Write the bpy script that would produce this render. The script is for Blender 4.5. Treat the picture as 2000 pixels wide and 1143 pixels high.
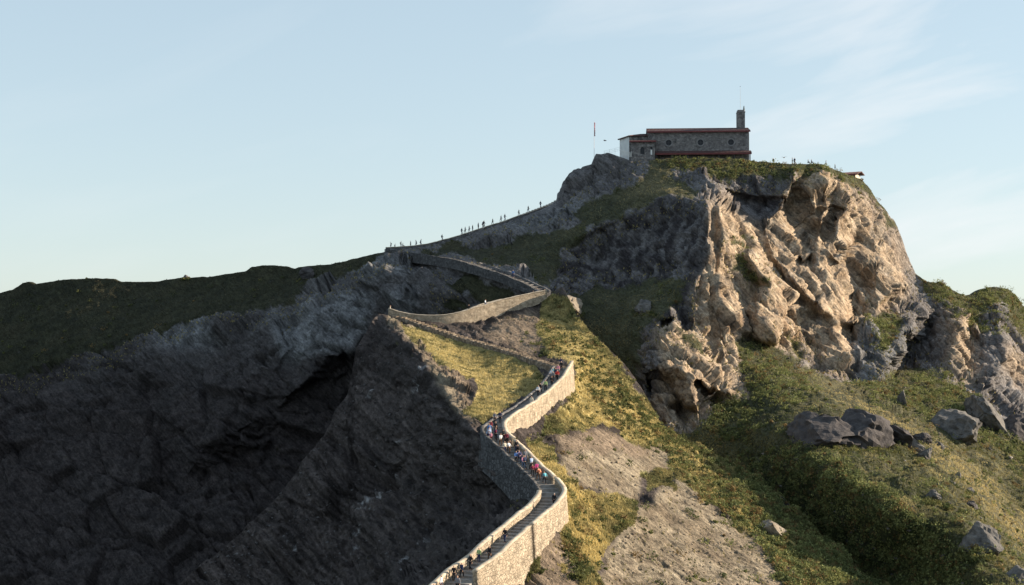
import bpy, bmesh, math, random
import numpy as np
from mathutils import Vector, Matrix
from mathutils.geometry import delaunay_2d_cdt

for o in list(bpy.data.objects):
    bpy.data.objects.remove(o)
scene = bpy.context.scene
COL = scene.collection
rad = math.radians

# ------------------------------------------------------------------ camera, sky, sun, exposure
FPX = 2778.0                       # 50 mm lens on a 36 mm wide, 2000 px wide frame
PITCH = math.atan(68.5 / FPX)      # horizon at row 640 of the photograph
cam_data = bpy.data.cameras.new('camera')
cam_data.lens = 50.0
cam_data.sensor_width = 36.0
cam_data.clip_start = 1.0
cam_data.clip_end = 60000.0
cam = bpy.data.objects.new('camera', cam_data)
COL.objects.link(cam)
cam.location = (0, 0, 0)
cam.rotation_euler = (math.pi / 2 + PITCH, 0, 0)
scene.camera = cam

SUN_EL = rad(21.0)
SUN_AZ = rad(11.0)                 # from +X towards +Y
S = Vector((math.cos(SUN_EL) * math.cos(SUN_AZ), math.cos(SUN_EL) * math.sin(SUN_AZ), math.sin(SUN_EL)))
sd = bpy.data.lights.new('sun', 'SUN')
sd.energy = 4.9
sd.angle = rad(0.6)
sd.color = (1.0, 0.84, 0.64)
sun = bpy.data.objects.new('sun', sd)
COL.objects.link(sun)
sun.location = (0, 0, 200)
sun.rotation_euler = S.to_track_quat('Z', 'Y').to_euler()

world = bpy.data.worlds.new('World')
scene.world = world
world.use_nodes = True
wn = world.node_tree
wn.nodes.clear()
def wnode(t, **k):
    n = wn.nodes.new(t)
    for a, b in k.items():
        setattr(n, a, b)
    return n
sky = wnode('ShaderNodeTexSky', sky_type='NISHITA', sun_disc=False)
sky.sun_elevation = SUN_EL
sky.sun_rotation = math.pi / 2 - SUN_AZ
sky.altitude = 60.0
sky.air_density = 1.0
sky.dust_density = 0.4
sky.ozone_density = 1.4
tc = wnode('ShaderNodeTexCoord')
hsv = wnode('ShaderNodeHueSaturation')
hsv.inputs['Saturation'].default_value = 0.95
gam = wnode('ShaderNodeGamma')
gam.inputs['Gamma'].default_value = 0.36
wn.links.new(sky.outputs[0], gam.inputs['Color'])
wn.links.new(gam.outputs[0], hsv.inputs['Color'])
# thin high cirrus: stretched noise over the dome
mp = wnode('ShaderNodeMapping')
mp.vector_type = 'TEXTURE'
mp.inputs['Rotation'].default_value = (0.0, rad(-16), 0.0)
mp.inputs['Scale'].default_value = (0.42, 0.9, 0.10)
mp.inputs['Location'].default_value = (2.35, 0.3, 0.02)
wn.links.new(tc.outputs['Generated'], mp.inputs['Vector'])
cn = wnode('ShaderNodeTexNoise')
cn.inputs['Scale'].default_value = 1.6
cn.inputs['Detail'].default_value = 7.0
cn.inputs['Roughness'].default_value = 0.52
cn.inputs['Distortion'].default_value = 0.35
wn.links.new(mp.outputs[0], cn.inputs['Vector'])
cr = wnode('ShaderNodeMapRange')
cr.inputs['From Min'].default_value = 0.52
cr.inputs['From Max'].default_value = 0.78
cr.inputs['To Min'].default_value = 0.0
cr.inputs['To Max'].default_value = 1.0
wn.links.new(cn.outputs['Fac'], cr.inputs['Value'])
tint = wnode('ShaderNodeVectorMath', operation='MULTIPLY')
tint.inputs[1].default_value = (1.25, 1.40, 1.47)
wn.links.new(hsv.outputs[0], tint.inputs[0])
mixc = wnode('ShaderNodeMix', data_type='RGBA')
mixc.inputs['B'].default_value = (3.0, 3.05, 3.1, 1)
sx_ = wnode('ShaderNodeSeparateXYZ')
wn.links.new(tc.outputs['Generated'], sx_.inputs[0])
cx_ = wnode('ShaderNodeMapRange')
cx_.inputs['From Min'].default_value = -0.08
cx_.inputs['From Max'].default_value = 0.30
cx_.inputs['To Min'].default_value = 0.12
wn.links.new(sx_.outputs['X'], cx_.inputs['Value'])
cm_ = wnode('ShaderNodeMath', operation='MULTIPLY')
wn.links.new(cr.outputs[0], cm_.inputs[0]); wn.links.new(cx_.outputs[0], cm_.inputs[1])
wn.links.new(cm_.outputs[0], mixc.inputs['Factor'])
wn.links.new(tint.outputs[0], mixc.inputs['A'])
bg = wnode('ShaderNodeBackground')
bg.inputs['Strength'].default_value = 0.15
wn.links.new(mixc.outputs['Result'], bg.inputs['Color'])
wo = wnode('ShaderNodeOutputWorld')
wn.links.new(bg.outputs[0], wo.inputs['Surface'])

scene.view_settings.view_transform = 'Standard'
scene.view_settings.look = 'None'
scene.view_settings.gamma = 1.0
scene.view_settings.use_curve_mapping = False
scene.view_settings.exposure = 1.1
scene.render.engine = 'CYCLES'
scene.cycles.max_bounces = 5
scene.cycles.diffuse_bounces = 3
scene.cycles.use_denoising = True

# ------------------------------------------------------------------ helpers
CT, ST = math.cos(PITCH), math.sin(PITCH)
def unproj(px, py, D):
    """point seen at pixel (px, py) of the 2000 px wide photograph, D metres ahead of the camera"""
    px = np.asarray(px, float); py = np.asarray(py, float); D = np.asarray(D, float)
    a = (px - 1000.0) / FPX
    b = (571.5 - py) / FPX
    Y = CT - b * ST
    Z = ST + b * CT
    return np.stack([a * D / Y, D, Z * D / Y], axis=-1)
def UP(px, py, D):
    return Vector(unproj(px, py, D).tolist())

def tag(o, label=None, cat=None, group=None, kind=None):
    if label: o['label'] = label
    if cat: o['category'] = cat
    if group: o['group'] = group
    if kind: o['kind'] = kind
    return o
def empty(name, loc, rz=0.0):
    o = bpy.data.objects.new(name, None)
    o.empty_display_size = 0.3
    COL.objects.link(o)
    o.location = loc
    o.rotation_euler = (0, 0, rz)
    return o
def link(name, me, mat=None, parent=None):
    o = bpy.data.objects.new(name, me)
    COL.objects.link(o)
    if mat is not None and len(me.materials) == 0:
        me.materials.append(mat)
    if parent is not None:
        o.parent = parent
    return o
def mesh_np(name, V, Fq, attrs=None, smooth=False):
    """V (n,3); Fq (m,3|4) int; attrs name -> float (n,) or (n,4)"""
    me = bpy.data.meshes.new(name)
    V = np.ascontiguousarray(V, dtype=np.float32); Fq = np.ascontiguousarray(Fq, dtype=np.int32)
    m, k = Fq.shape
    me.vertices.add(len(V)); me.vertices.foreach_set('co', V.ravel())
    me.loops.add(m * k); me.loops.foreach_set('vertex_index', Fq.ravel())
    me.polygons.add(m)
    me.polygons.foreach_set('loop_start', np.arange(0, m * k, k, dtype=np.int32))
    me.polygons.foreach_set('loop_total', np.full(m, k, dtype=np.int32))
    if smooth:
        me.polygons.foreach_set('use_smooth', np.ones(m, dtype=bool))
    me.update(calc_edges=True)
    if attrs:
        for an, av in attrs.items():
            av = np.asarray(av, np.float32)
            if av.ndim == 1:
                at = me.attributes.new(an, 'FLOAT', 'POINT'); at.data.foreach_set('value', np.ascontiguousarray(av))
            else:
                at = me.attributes.new(an, 'FLOAT_COLOR', 'POINT'); at.data.foreach_set('color', np.ascontiguousarray(av).ravel())
    return me

# ---- numpy noise
def _hash(i, j, k, s=0):
    h = (i.astype(np.int64) * 374761393 + j.astype(np.int64) * 668265263 + k.astype(np.int64) * 2147483647 // 3 + s * 974634777)
    h = (h ^ (h >> 13)) * 1274126177
    h = (h ^ (h >> 16)) & 0xffffffff
    h = (h * 2246822519) & 0xffffffff
    h = h ^ (h >> 15)
    return h
def hrand(i, j, k, s=0):
    return (_hash(i, j, k, s) & 0xffffff).astype(np.float32) / float(0xffffff)
def vnoise(P, s=0):
    """value noise -1..1 on (n,3)"""
    Pi = np.floor(P).astype(np.int64); f = (P - Pi).astype(np.float32)
    u = f * f * f * (f * (f * 6 - 15) + 10)
    r = 0
    for dx in (0, 1):
        wx = u[:, 0] if dx else 1 - u[:, 0]
        for dy in (0, 1):
            wy = u[:, 1] if dy else 1 - u[:, 1]
            for dz in (0, 1):
                wz = u[:, 2] if dz else 1 - u[:, 2]
                r = r + wx * wy * wz * hrand(Pi[:, 0] + dx, Pi[:, 1] + dy, Pi[:, 2] + dz, s)
    return r * 2 - 1
ROT = np.array(Matrix.Rotation(0.7, 3, 'X') @ Matrix.Rotation(1.1, 3, 'Z') @ Matrix.Rotation(0.4, 3, 'Y'))
def fbm(P, scale, octv=4, s=0, gain=0.5, ridged=False):
    P = np.asarray(P, np.float64) / scale
    a = 1.0; r = 0; t = 0
    for o in range(octv):
        n = vnoise(P, s + o * 17)
        if ridged: n = 1 - 2 * np.abs(n)
        r = r + a * n; t += a
        a *= gain
        P = P @ ROT.T * 2.03 + 5.3
    return r / t
def _cells(P, s):
    Pi = np.floor(P).astype(np.int64)
    F = (P - Pi).astype(np.float32)
    for dx in (-1, 0, 1):
        for dy in (-1, 0, 1):
            for dz in (-1, 0, 1):
                h = _hash(Pi[:, 0] + dx, Pi[:, 1] + dy, Pi[:, 2] + dz, s)
                h2 = (h * 2654435761) & 0xffffffff; h2 ^= h2 >> 15
                q = 1 / 1023.0
                d0 = F[:, 0] - dx - (h & 1023).astype(np.float32) * q
                d1 = F[:, 1] - dy - ((h >> 10) & 1023).astype(np.float32) * q
                d2 = F[:, 2] - dz - ((h >> 20) & 1023).astype(np.float32) * q
                yield d0, d1, d2, (h2 & 1023).astype(np.float32) * q, ((h2 >> 10) & 1023).astype(np.float32) * q - .5, ((h2 >> 20) & 1023).astype(np.float32) * q - .5
def facets(P, s=0, k=0.9, g=0.9):
    """max of tilted paraboloids, one per jittered cell: continuous blocks with sharp creases"""
    best = np.full(len(P), -9.0, np.float32)
    for d0, d1, d2, a, g0, g1 in _cells(P, s):
        h = 0.5 * a + g * (g0 * d0 + g1 * d1 - (g0 + g1) * .7 * d2) - k * (d0 * d0 + d1 * d1 + d2 * d2)
        best = np.maximum(best, h)
    return best
def blocks(P, s=0, g=1.2, off=0.6, cd=0.22):
    """flat tilted planes, one per jittered cell, meeting at steps: broken angular rock"""
    best = np.full(len(P), 9e9, np.float32); val = np.zeros(len(P), np.float32); sec = np.full(len(P), 9e9, np.float32)
    for d0, d1, d2, a, g0, g1 in _cells(P, s):
        r = d0 * d0 + d1 * d1 + d2 * d2
        h = off * (a - .5) + g * (g0 * d0 + g1 * d1 - (g0 + g1) * .7 * d2)
        m = r < best
        sec = np.where(m, best, np.minimum(sec, r))
        best = np.where(m, r, best); val = np.where(m, h, val)
    crack = np.clip((np.sqrt(sec) - np.sqrt(best)) / 0.07, 0, 1)
    return val - cd * (1 - crack)

# ---- raster of a scattered depth field in the photograph's own angular coordinates
RX0, RY0, RST = -260.0, 180.0, 3.0
RNX, RNY = 900, 400
def in_poly(poly, X, Y):
    r = np.zeros(X.shape, bool)
    n = len(poly)
    j = n - 1
    for i in range(n):
        xi, yi = poly[i]; xj, yj = poly[j]
        if yi != yj:
            c = ((yi > Y) != (yj > Y)) & (X < (xj - xi) * (Y - yi) / (yj - yi) + xi)
            r ^= c
        j = i
    return r
def blur(A, sig):
    if sig <= 0: return A
    r = int(3 * sig + 1)
    k = np.exp(-0.5 * (np.arange(-r, r + 1) / sig) ** 2); k /= k.sum()
    B = np.pad(A, ((0, 0), (r, r)), mode='edge')
    C = sum(k[i] * B[:, i:i + A.shape[1]] for i in range(2 * r + 1))
    B = np.pad(C, ((r, r), (0, 0)), mode='edge')
    return sum(k[i] * B[i:i + A.shape[0], :] for i in range(2 * r + 1))
def raster_depth(lines):
    pts = []; 
    for L in lines:
        if len(L) == 1:
            pts.append(L[0]); continue
        for a, b in zip(L[:-1], L[1:]):
            n = max(1, int(math.hypot(a[0] - b[0], a[1] - b[1]) / 14))
            for i in range(n):
                t = i / n
                pts.append((a[0] + (b[0] - a[0]) * t, a[1] + (b[1] - a[1]) * t, 1.0 / ((1 - t) / a[2] + t / b[2])))
        pts.append(L[-1])
    ded = {}
    for p in pts:
        ded[(round(p[0] / 3), round(p[1] / 3))] = p
    pts = list(ded.values())
    v2 = [Vector((p[0], p[1])) for p in pts]
    res = delaunay_2d_cdt(v2, [], [], 0, 1e-4)
    vs = np.array([(v.x, v.y) for v in res[0]]); tris = res[2]
    inv = np.array([1.0 / pts[o[0]][2] for o in res[3]])
    G = np.full((RNY, RNX), np.nan)
    for t in tris:
        a, b, c = vs[t[0]], vs[t[1]], vs[t[2]]
        x0 = max(0, int((min(a[0], b[0], c[0]) - RX0) / RST)); x1 = min(RNX - 1, int((max(a[0], b[0], c[0]) - RX0) / RST) + 1)
        y0 = max(0, int((min(a[1], b[1], c[1]) - RY0) / RST)); y1 = min(RNY - 1, int((max(a[1], b[1], c[1]) - RY0) / RST) + 1)
        if x1 < x0 or y1 < y0: continue
        den = (b[1] - c[1]) * (a[0] - c[0]) + (c[0] - b[0]) * (a[1] - c[1])
        if abs(den) < 1e-9: continue
        gx = RX0 + RST * np.arange(x0, x1 + 1)[None, :]; gy = RY0 + RST * np.arange(y0, y1 + 1)[:, None]
        w0 = ((b[1] - c[1]) * (gx - c[0]) + (c[0] - b[0]) * (gy - c[1])) / den
        w1 = ((c[1] - a[1]) * (gx - c[0]) + (a[0] - c[0]) * (gy - c[1])) / den
        w2 = 1 - w0 - w1
        m = (w0 >= -1e-6) & (w1 >= -1e-6) & (w2 >= -1e-6)
        val = w0 * inv[t[0]] + w1 * inv[t[1]] + w2 * inv[t[2]]
        G[y0:y1 + 1, x0:x1 + 1][m] = val[m]
    if np.isnan(G).any():      # outside the hull: nearest filled value along the row / column
        for axis in (0, 1):
            for rev in (False, True):
                A = G if axis == 1 else G.T
                if rev: A = A[:, ::-1]
                for i in range(1, A.shape[1]):
                    m = np.isnan(A[:, i]); A[m, i] = A[m, i - 1]
    return G
def sample(G, px, py):
    x = np.clip((px - RX0) / RST, 0, RNX - 1.001); y = np.clip((py - RY0) / RST, 0, RNY - 1.001)
    i = x.astype(int); j = y.astype(int); fx = x - i; fy = y - j
    return (G[j, i] * (1 - fx) + G[j, i + 1] * fx) * (1 - fy) + (G[j + 1, i] * (1 - fx) + G[j + 1, i + 1] * fx) * fy
GXX, GYY = np.meshgrid(RX0 + RST * np.arange(RNX), RY0 + RST * np.arange(RNY))
def maskr(polys, soft=3.0, wob=14.0, seed=0):
    n1 = fbm(np.stack([GXX.ravel() / 40, GYY.ravel() / 40, np.full(GXX.size, 3.3 + seed)], 1), 1.0, 4, seed, 0.6).reshape(GXX.shape)
    n2 = fbm(np.stack([GXX.ravel() / 40, GYY.ravel() / 40, np.full(GXX.size, 9.3 + seed)], 1), 1.0, 4, seed + 5, 0.6).reshape(GXX.shape)
    X = GXX + wob * n1 * 1.5; Y = GYY + wob * n2 * 1.5
    m = np.zeros(GXX.shape, bool)
    for p in polys:
        m |= in_poly(p, X, Y)
    return blur(m.astype(float), soft / RST)

def grid_normals(P):
    du = np.gradient(P, axis=1); dv = np.gradient(P, axis=0)
    n = np.cross(du, dv)
    n /= np.maximum(np.linalg.norm(n, axis=2, keepdims=True), 1e-9)
    # towards the camera / up
    c = -P / np.linalg.norm(P, axis=2, keepdims=True)
    f = np.sign((n * c).sum(2, keepdims=True)); f[f == 0] = 1
    return n * f
def smooth_grid(N, sig):
    for c in range(3):
        N[:, :, c] = blur(N[:, :, c], sig)
    N /= np.maximum(np.linalg.norm(N, axis=2, keepdims=True), 1e-9)
    return N
def grid_faces(nr, nc):
    i = np.arange(nr * nc).reshape(nr, nc)
    return np.stack([i[:-1, :-1].ravel(), i[1:, :-1].ravel(), i[1:, 1:].ravel(), i[:-1, 1:].ravel()], 1)
# ------------------------------------------------------------------ the pilgrim path: centre line at foot level (pixel column, pixel row, distance)
PATH_A = [(840, 1200, 134), (868, 1168, 139), (905, 1133, 144), (950, 1098, 148), (990, 1062, 153), (1030, 1028, 158), (1062, 1000, 163), (1078, 975, 167),
          (1062, 950, 170), (1035, 925, 173), (1010, 900, 177), (985, 876, 181), (966, 858, 185), (966, 838, 190), (990, 820, 196), (1025, 798, 204),
          (1060, 770, 213), (1084, 745, 221), (1100, 718, 231)]
PATH_B = [(1100, 718, 231), (1078, 712, 236), (1040, 700, 242), (1000, 687, 249), (950, 672, 257), (900, 658, 265), (850, 642, 272), (800, 625, 279), (762, 614, 284)]
PATH_C = [(762, 613, 284), (800, 622, 283.5), (840, 626, 283), (885, 622, 284), (925, 610, 286), (960, 599, 288), (1000, 590, 290), (1040, 581, 292), (1066, 576, 293)]
PATH_D = [(1066, 576, 294), (1050, 566, 297), (1020, 552, 301), (985, 537, 308), (950, 526, 316), (910, 514, 325), (870, 505, 334), (830, 499, 343), (790, 494, 350), (762, 489, 354)]
PATH_E = [(752, 487, 357), (790, 485, 358), (820, 482, 359), (860, 473, 360.5), (900, 461, 362.5), (940, 448, 364.5), (980, 435, 367), (1020, 421, 369), (1055, 408, 372), (1085, 396, 375), (1110, 380, 378)]
def catmull(P, step):
    P = [Vector(p) for p in P]
    Q = [P[0] * 2 - P[1]] + P + [P[-1] * 2 - P[-2]]
    out = []
    for i in range(1, len(Q) - 2):
        for k in range(20):
            t = k / 20
            a, b, c, d = Q[i - 1], Q[i], Q[i + 1], Q[i + 2]
            out.append(0.5 * ((2 * b) + (c - a) * t + (2 * a - 5 * b + 4 * c - d) * t * t + (3 * b - a - 3 * c + d) * t * t * t))
    out.append(P[-1])
    res = [out[0]]; acc = 0
    for a, b in zip(out[:-1], out[1:]):
        L = (b - a).length
        while L > 0 and acc + L >= step:
            t = (step - acc) / L
            a = a.lerp(b, t); res.append(a.copy()); L = (b - a).length; acc = 0
        acc += L
    return res
paths = {}
for nm, pl in (('A', PATH_A), ('B', PATH_B), ('C', PATH_C), ('D', PATH_D), ('E', PATH_E)):
    paths[nm] = catmull([UP(*p) for p in pl], 0.5)

# ------------------------------------------------------------------ the island massif: silhouette and depth lines
A_TOP = [(-240, 592), (-100, 585), (0, 573), (25, 566), (45, 553), (58, 551), (66, 556), (125, 546), (190, 544), (222, 545), (234, 551), (300, 550), (352, 543), (362, 540), (372, 543), (430, 538),
         (480, 529), (492, 521), (520, 518), (556, 520), (575, 524), (600, 520), (645, 516), (690, 506), (740, 494), (760, 491), (800, 488), (830, 484), (870, 475), (905, 464), (945, 450), (985, 437), (1020, 425), (1055, 410), (1080, 394),
         (1086, 378), (1096, 362), (1112, 342), (1126, 330), (1140, 324), (1158, 320), (1164, 302), (1186, 298), (1206, 304), (1228, 312), (1266, 314), (1300, 311), (1350, 310), (1400, 309), (1462, 313),
         (1510, 318), (1560, 321), (1605, 320), (1630, 332), (1660, 342), (1682, 350), (1700, 372), (1712, 392), (1735, 415), (1750, 438), (1762, 470), (1772, 500), (1788, 535), (1810, 549), (1842, 553), (1860, 566), (1884, 577),
         (1904, 575), (1918, 566), (1940, 561), (1966, 563), (1984, 576), (1998, 597), (2010, 606), (2060, 640), (2160, 690), (2400, 760)]
TOPD = [(-240, 420), (0, 410), (232, 396), (365, 388), (500, 376), (640, 366), (745, 354), (820, 357), (870, 359), (940, 363), (1000, 366.5), (1080, 372), (1126, 370), (1160, 366), (1266, 358), (1400, 356), (1510, 356),
        (1605, 358), (1640, 362), (1682, 368), (1712, 370), (1750, 370), (1788, 364), (1830, 358), (1884, 368), (1940, 366), (1998, 372), (2400, 380)]
A_LINES = [
    [(x, y, np.interp(x, [t[0] for t in TOPD], [t[1] for t in TOPD])) for x, y in A_TOP],
    [(x, y - 45, np.interp(x, [t[0] for t in TOPD], [t[1] for t in TOPD]) + 2) for x, y in A_TOP],
    # left grass slope down to the cliff edge
    [(-240, 660, 402), (0, 640, 388), (100, 630, 382), (250, 610, 376), (400, 590, 370), (520, 570, 364), (640, 550, 357), (700, 528, 353)],
    [(-240, 760, 385), (0, 735, 368), (120, 705, 364), (240, 668, 362), (330, 645, 359), (440, 632, 353), (540, 610, 347), (600, 578, 346), (660, 558, 344), (700, 535, 346), (735, 510, 349)],
    # cliff below it, ribs and recesses
    [(-240, 900, 356), (0, 860, 345), (120, 830, 344), (240, 800, 342), (330, 790, 339), (420, 780, 335), (500, 760, 331), (545, 700, 331), (600, 640, 334)],
    [(250, 690, 356), (300, 680, 352), (370, 700, 346), (430, 690, 345), (500, 660, 341), (545, 650, 337), (580, 690, 330), (560, 695, 333)],
    [(610, 580, 342), (620, 620, 333), (660, 640, 331), (700, 630, 330), (725, 610, 332)],
    [(620, 690, 327), (660, 700, 326), (690, 678, 327), (720, 640, 330)],
    [(560, 780, 327), (610, 730, 327), (660, 706, 331), (700, 690, 333)],
    [(400, 870, 325), (480, 830, 326), (540, 800, 330), (620, 750, 334), (700, 720, 334)],
    [(300, 960, 325), (420, 910, 327), (520, 870, 329), (620, 830, 330), (720, 800, 330)],
    [(-240, 1020, 343), (0, 1000, 330), (150, 980, 328), (300, 1010, 318), (450, 980, 318), (600, 930, 325), (760, 900, 325)],
    [(-240, 1150, 330), (0, 1143, 312), (200, 1143, 306), (400, 1143, 300), (600, 1100, 305), (800, 1000, 308)],
    [(-240, 1370, 310), (0, 1370, 292), (400, 1370, 280), (800, 1370, 280), (1100, 1370, 275), (1300, 1370, 240)],
    # boulders beneath the hairpin, block at centre-left
    [(735, 500, 348), (728, 520, 344), (760, 505, 342), (800, 500, 342)],
    [(690, 535, 342), (725, 525, 337), (765, 530, 335), (800, 530, 336)],
    [(670, 560, 341), (720, 570, 337), (760, 565, 333), (800, 570, 333)],
    [(745, 600, 328), (790, 575, 326), (830, 600, 325), (870, 620, 323)],
    [(745, 640, 326), (800, 640, 322), (900, 640, 316), (1000, 620, 308), (1060, 600, 301)],
    # the path climbing from the bend to the ridge and the slopes round it
    [(1066, 580, 296), (1020, 556, 302), (985, 541, 309), (950, 530, 317), (910, 518, 326), (870, 509, 335), (830, 503, 344), (790, 498, 351), (762, 493, 355)],
    [(830, 520, 338), (880, 530, 328), (940, 550, 318), (1000, 575, 306)],
    [(850, 560, 326), (900, 580, 319), (960, 600, 311)],
    [(770, 491, 355), (830, 492, 355), (900, 490, 355), (960, 480, 357), (1000, 470, 356)],
    [(900, 506, 338), (960, 510, 330), (1020, 525, 318), (1070, 550, 305), (1100, 560, 302)],
    # rock band on the hillside
    [(940, 460, 360), (1000, 450, 356), (1060, 435, 355), (1110, 410, 355), (1140, 396, 356)],
    [(950, 480, 353), (1010, 470, 350), (1070, 455, 348), (1130, 420, 350)],
    [(1100, 380, 366), (1140, 365, 362), (1200, 350, 357), (1250, 335, 354), (1264, 345, 352)],
    [(1130, 345, 368), (1180, 330, 364), (1230, 322, 360)],
    # hillside grass above the dark buttress
    [(1000, 500, 342), (1060, 490, 336), (1100, 475, 334), (1160, 445, 334), (1220, 420, 334), (1300, 385, 334), (1370, 380, 332)],
    [(1090, 440, 346), (1160, 410, 346), (1230, 380, 345), (1290, 350, 344), (1340, 345, 343)],
    [(1270, 330, 352), (1310, 350, 346), (1350, 378, 336)],
    # dark buttress: top edge, face, foot
    [(1090, 510, 334), (1120, 485, 337), (1160, 455, 338), (1200, 440, 337), (1240, 425, 335), (1296, 392, 331), (1330, 388, 324), (1372, 388, 315)],
    [(1100, 530, 331), (1160, 500, 336), (1230, 480, 333), (1296, 470, 325), (1330, 465, 317), (1376, 450, 307)],
    [(1120, 560, 324), (1180, 560, 327), (1230, 550, 326), (1290, 535, 318), (1330, 525, 311), (1370, 512, 302)],
    [(1290, 400, 333), (1298, 430, 331), (1294, 470, 328), (1285, 500, 324)],
    # arete between shade and light
    [(1374, 388, 315), (1384, 400, 312), (1385, 430, 308), (1383, 470, 304), (1384, 510, 301), (1362, 535, 297), (1350, 570, 294), (1348, 600, 292), (1356, 640, 289), (1380, 670, 287)],
    [(1330, 545, 302), (1320, 570, 298), (1332, 600, 297), (1340, 640, 294)],
    # hollow
    [(1110, 600, 302), (1160, 610, 303), (1220, 590, 306), (1290, 575, 305), (1325, 600, 301)],
    [(1150, 660, 298), (1200, 650, 300), (1260, 620, 299), (1310, 625, 295)],
    [(1200, 720, 292), (1230, 700, 292), (1250, 660, 292)],
    [(1100, 760, 290), (1000, 800, 300)],
    # folded outcrop in front of the cliff
    [(1290, 622, 288), (1310, 615, 284), (1330, 640, 283), (1370, 680, 279), (1400, 720, 277), (1440, 760, 275), (1470, 775, 274)],
    [(1240, 700, 284), (1270, 660, 282), (1300, 660, 277), (1340, 690, 273), (1380, 730, 270)],
    [(1250, 735, 279), (1290, 715, 271), (1330, 720, 266), (1380, 745, 266), (1400, 760, 266)],
    [(1262, 745, 284), (1290, 735, 276), (1310, 745, 274), (1325, 780, 273), (1330, 800, 275)],
    [(1345, 735, 266), (1352, 770, 263), (1362, 800, 262)],
    [(1366, 745, 276), (1390, 765, 275), (1400, 780, 274)],
    [(1280, 800, 270), (1300, 795, 264), (1315, 815, 262), (1300, 840, 260)],
    [(1395, 770, 267), (1420, 765, 264), (1440, 790, 264), (1400, 800, 266)],
    [(1330, 850, 256), (1370, 830, 258), (1400, 860, 252), (1440, 830, 258), (1470, 800, 264)],
    # light face left: flutes
    [(1405, 400, 316), (1410, 460, 308), (1408, 520, 301), (1400, 580, 296), (1410, 640, 290), (1425, 700, 284), (1435, 750, 279)],
    [(1392, 400, 318), (1396, 470, 309), (1394, 510, 303)],
    [(1440, 405, 326), (1450, 450, 321), (1452, 480, 318)],
    [(1385, 600, 294), (1392, 640, 292), (1400, 680, 288)],
    [(1436, 560, 304), (1440, 620, 297), (1444, 680, 290), (1452, 750, 282)],
    [(1444, 500, 312), (1460, 530, 313), (1478, 560, 312)],
    [(1462, 500, 309), (1490, 540, 306), (1520, 570, 306)],
    [(1460, 590, 306), (1462, 640, 300), (1480, 660, 297)],
    [(1478, 580, 302), (1482, 620, 297), (1500, 655, 294)],
    # groove running down right, and the big light slab beyond it
    [(1478, 430, 334), (1486, 470, 330), (1500, 510, 326), (1530, 545, 322), (1560, 590, 318), (1600, 620, 314)],
    [(1496, 425, 332), (1498, 460, 328), (1510, 500, 322), (1545, 540, 316), (1575, 575, 312), (1610, 605, 308)],
    [(1455, 420, 330), (1470, 460, 324), (1490, 510, 319), (1520, 560, 312), (1548, 600, 307)],
    [(1533, 408, 340), (1560, 430, 344), (1590, 450, 346), (1610, 460, 348)],
    [(1520, 440, 334), (1550, 480, 330), (1580, 520, 326), (1600, 550, 322)],
    # little cube recess
    [(1557, 478, 334), (1572, 480, 338), (1592, 464, 341)], [(1566, 505, 336), (1576, 510, 335)], [(1592, 492, 332), (1596, 466, 333), (1600, 490, 333)],
    [(1600, 460, 335), (1612, 500, 331), (1625, 515, 334)],
    [(1625, 520, 332), (1640, 560, 326), (1645, 600, 321), (1652, 630, 317), (1664, 628, 315)],
    [(1600, 520, 325), (1610, 570, 320), (1625, 620, 314), (1640, 670, 308), (1655, 740, 300)],
    # recessed dark alcove below the overhang
    [(1400, 385, 330), (1425, 400, 334), (1450, 405, 340), (1480, 420, 342)],
    [(1415, 372, 346), (1440, 382, 347), (1470, 392, 347.5), (1500, 392, 348), (1530, 382, 347)],
    [(1410, 362, 342), (1440, 372, 343), (1470, 380, 345), (1500, 382, 345), (1525, 374, 343)],
    [(1340, 345, 348), (1400, 340, 348), (1450, 345, 349), (1510, 345, 349)],
    # light pillar under the lip
    [(1551, 335, 344), (1540, 365, 338), (1524, 395, 333), (1530, 405, 333)],
    [(1560, 340, 347), (1556, 370, 342), (1538, 402, 338)],
    [(1545, 335, 350), (1530, 365, 346), (1510, 400, 341), (1500, 420, 336)],
    # reddish overhang, right part
    [(1568, 345, 352), (1562, 380, 352), (1545, 410, 350)],
    [(1612, 340, 346), (1608, 360, 345), (1590, 375, 346), (1580, 400, 343), (1600, 435, 342), (1612, 420, 346)],
    [(1630, 345, 356), (1648, 360, 352), (1640, 390, 346), (1615, 420, 340), (1606, 433, 338)],
    [(1655, 365, 352), (1665, 400, 345), (1640, 400, 350), (1620, 440, 346), (1610, 460, 344)],
    [(1670, 360, 360), (1690, 400, 356), (1695, 440, 352), (1680, 480, 348), (1640, 520, 338)],
    [(1640, 420, 338), (1630, 470, 335), (1640, 490, 337)],
    [(1655, 480, 336), (1635, 510, 330), (1640, 530, 330)],
    [(1700, 400, 366), (1720, 440, 360), (1735, 470, 356), (1750, 520, 352), (1770, 560, 348)],
    [(1690, 450, 350), (1665, 500, 345), (1655, 540, 340), (1660, 600, 334), (1665, 640, 330)],
    [(1728, 480, 350), (1712, 520, 344), (1690, 530, 344), (1680, 560, 341)],
    # wedge block
    [(1713, 522, 336), (1708, 560, 333), (1716, 590, 330), (1740, 575, 334), (1745, 545, 337)],
    [(1722, 598, 336), (1745, 582, 340), (1752, 610, 335)],
    [(1690, 580, 333), (1685, 620, 328), (1710, 615, 328)],
    # rounded grey rock at the cliff foot
    [(1655, 640, 322), (1700, 640, 321), (1740, 635, 325), (1775, 625, 330)],
    [(1660, 680, 310), (1700, 680, 309), (1740, 665, 311), (1775, 650, 320)],
    [(1665, 735, 303), (1700, 740, 300), (1730, 720, 303), (1762, 690, 312)],
    [(1780, 670, 345), (1768, 700, 344), (1748, 735, 335)],
    # right hand headland
    [(1800, 570, 358), (1830, 590, 352), (1810, 640, 350), (1800, 690, 342)],
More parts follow.
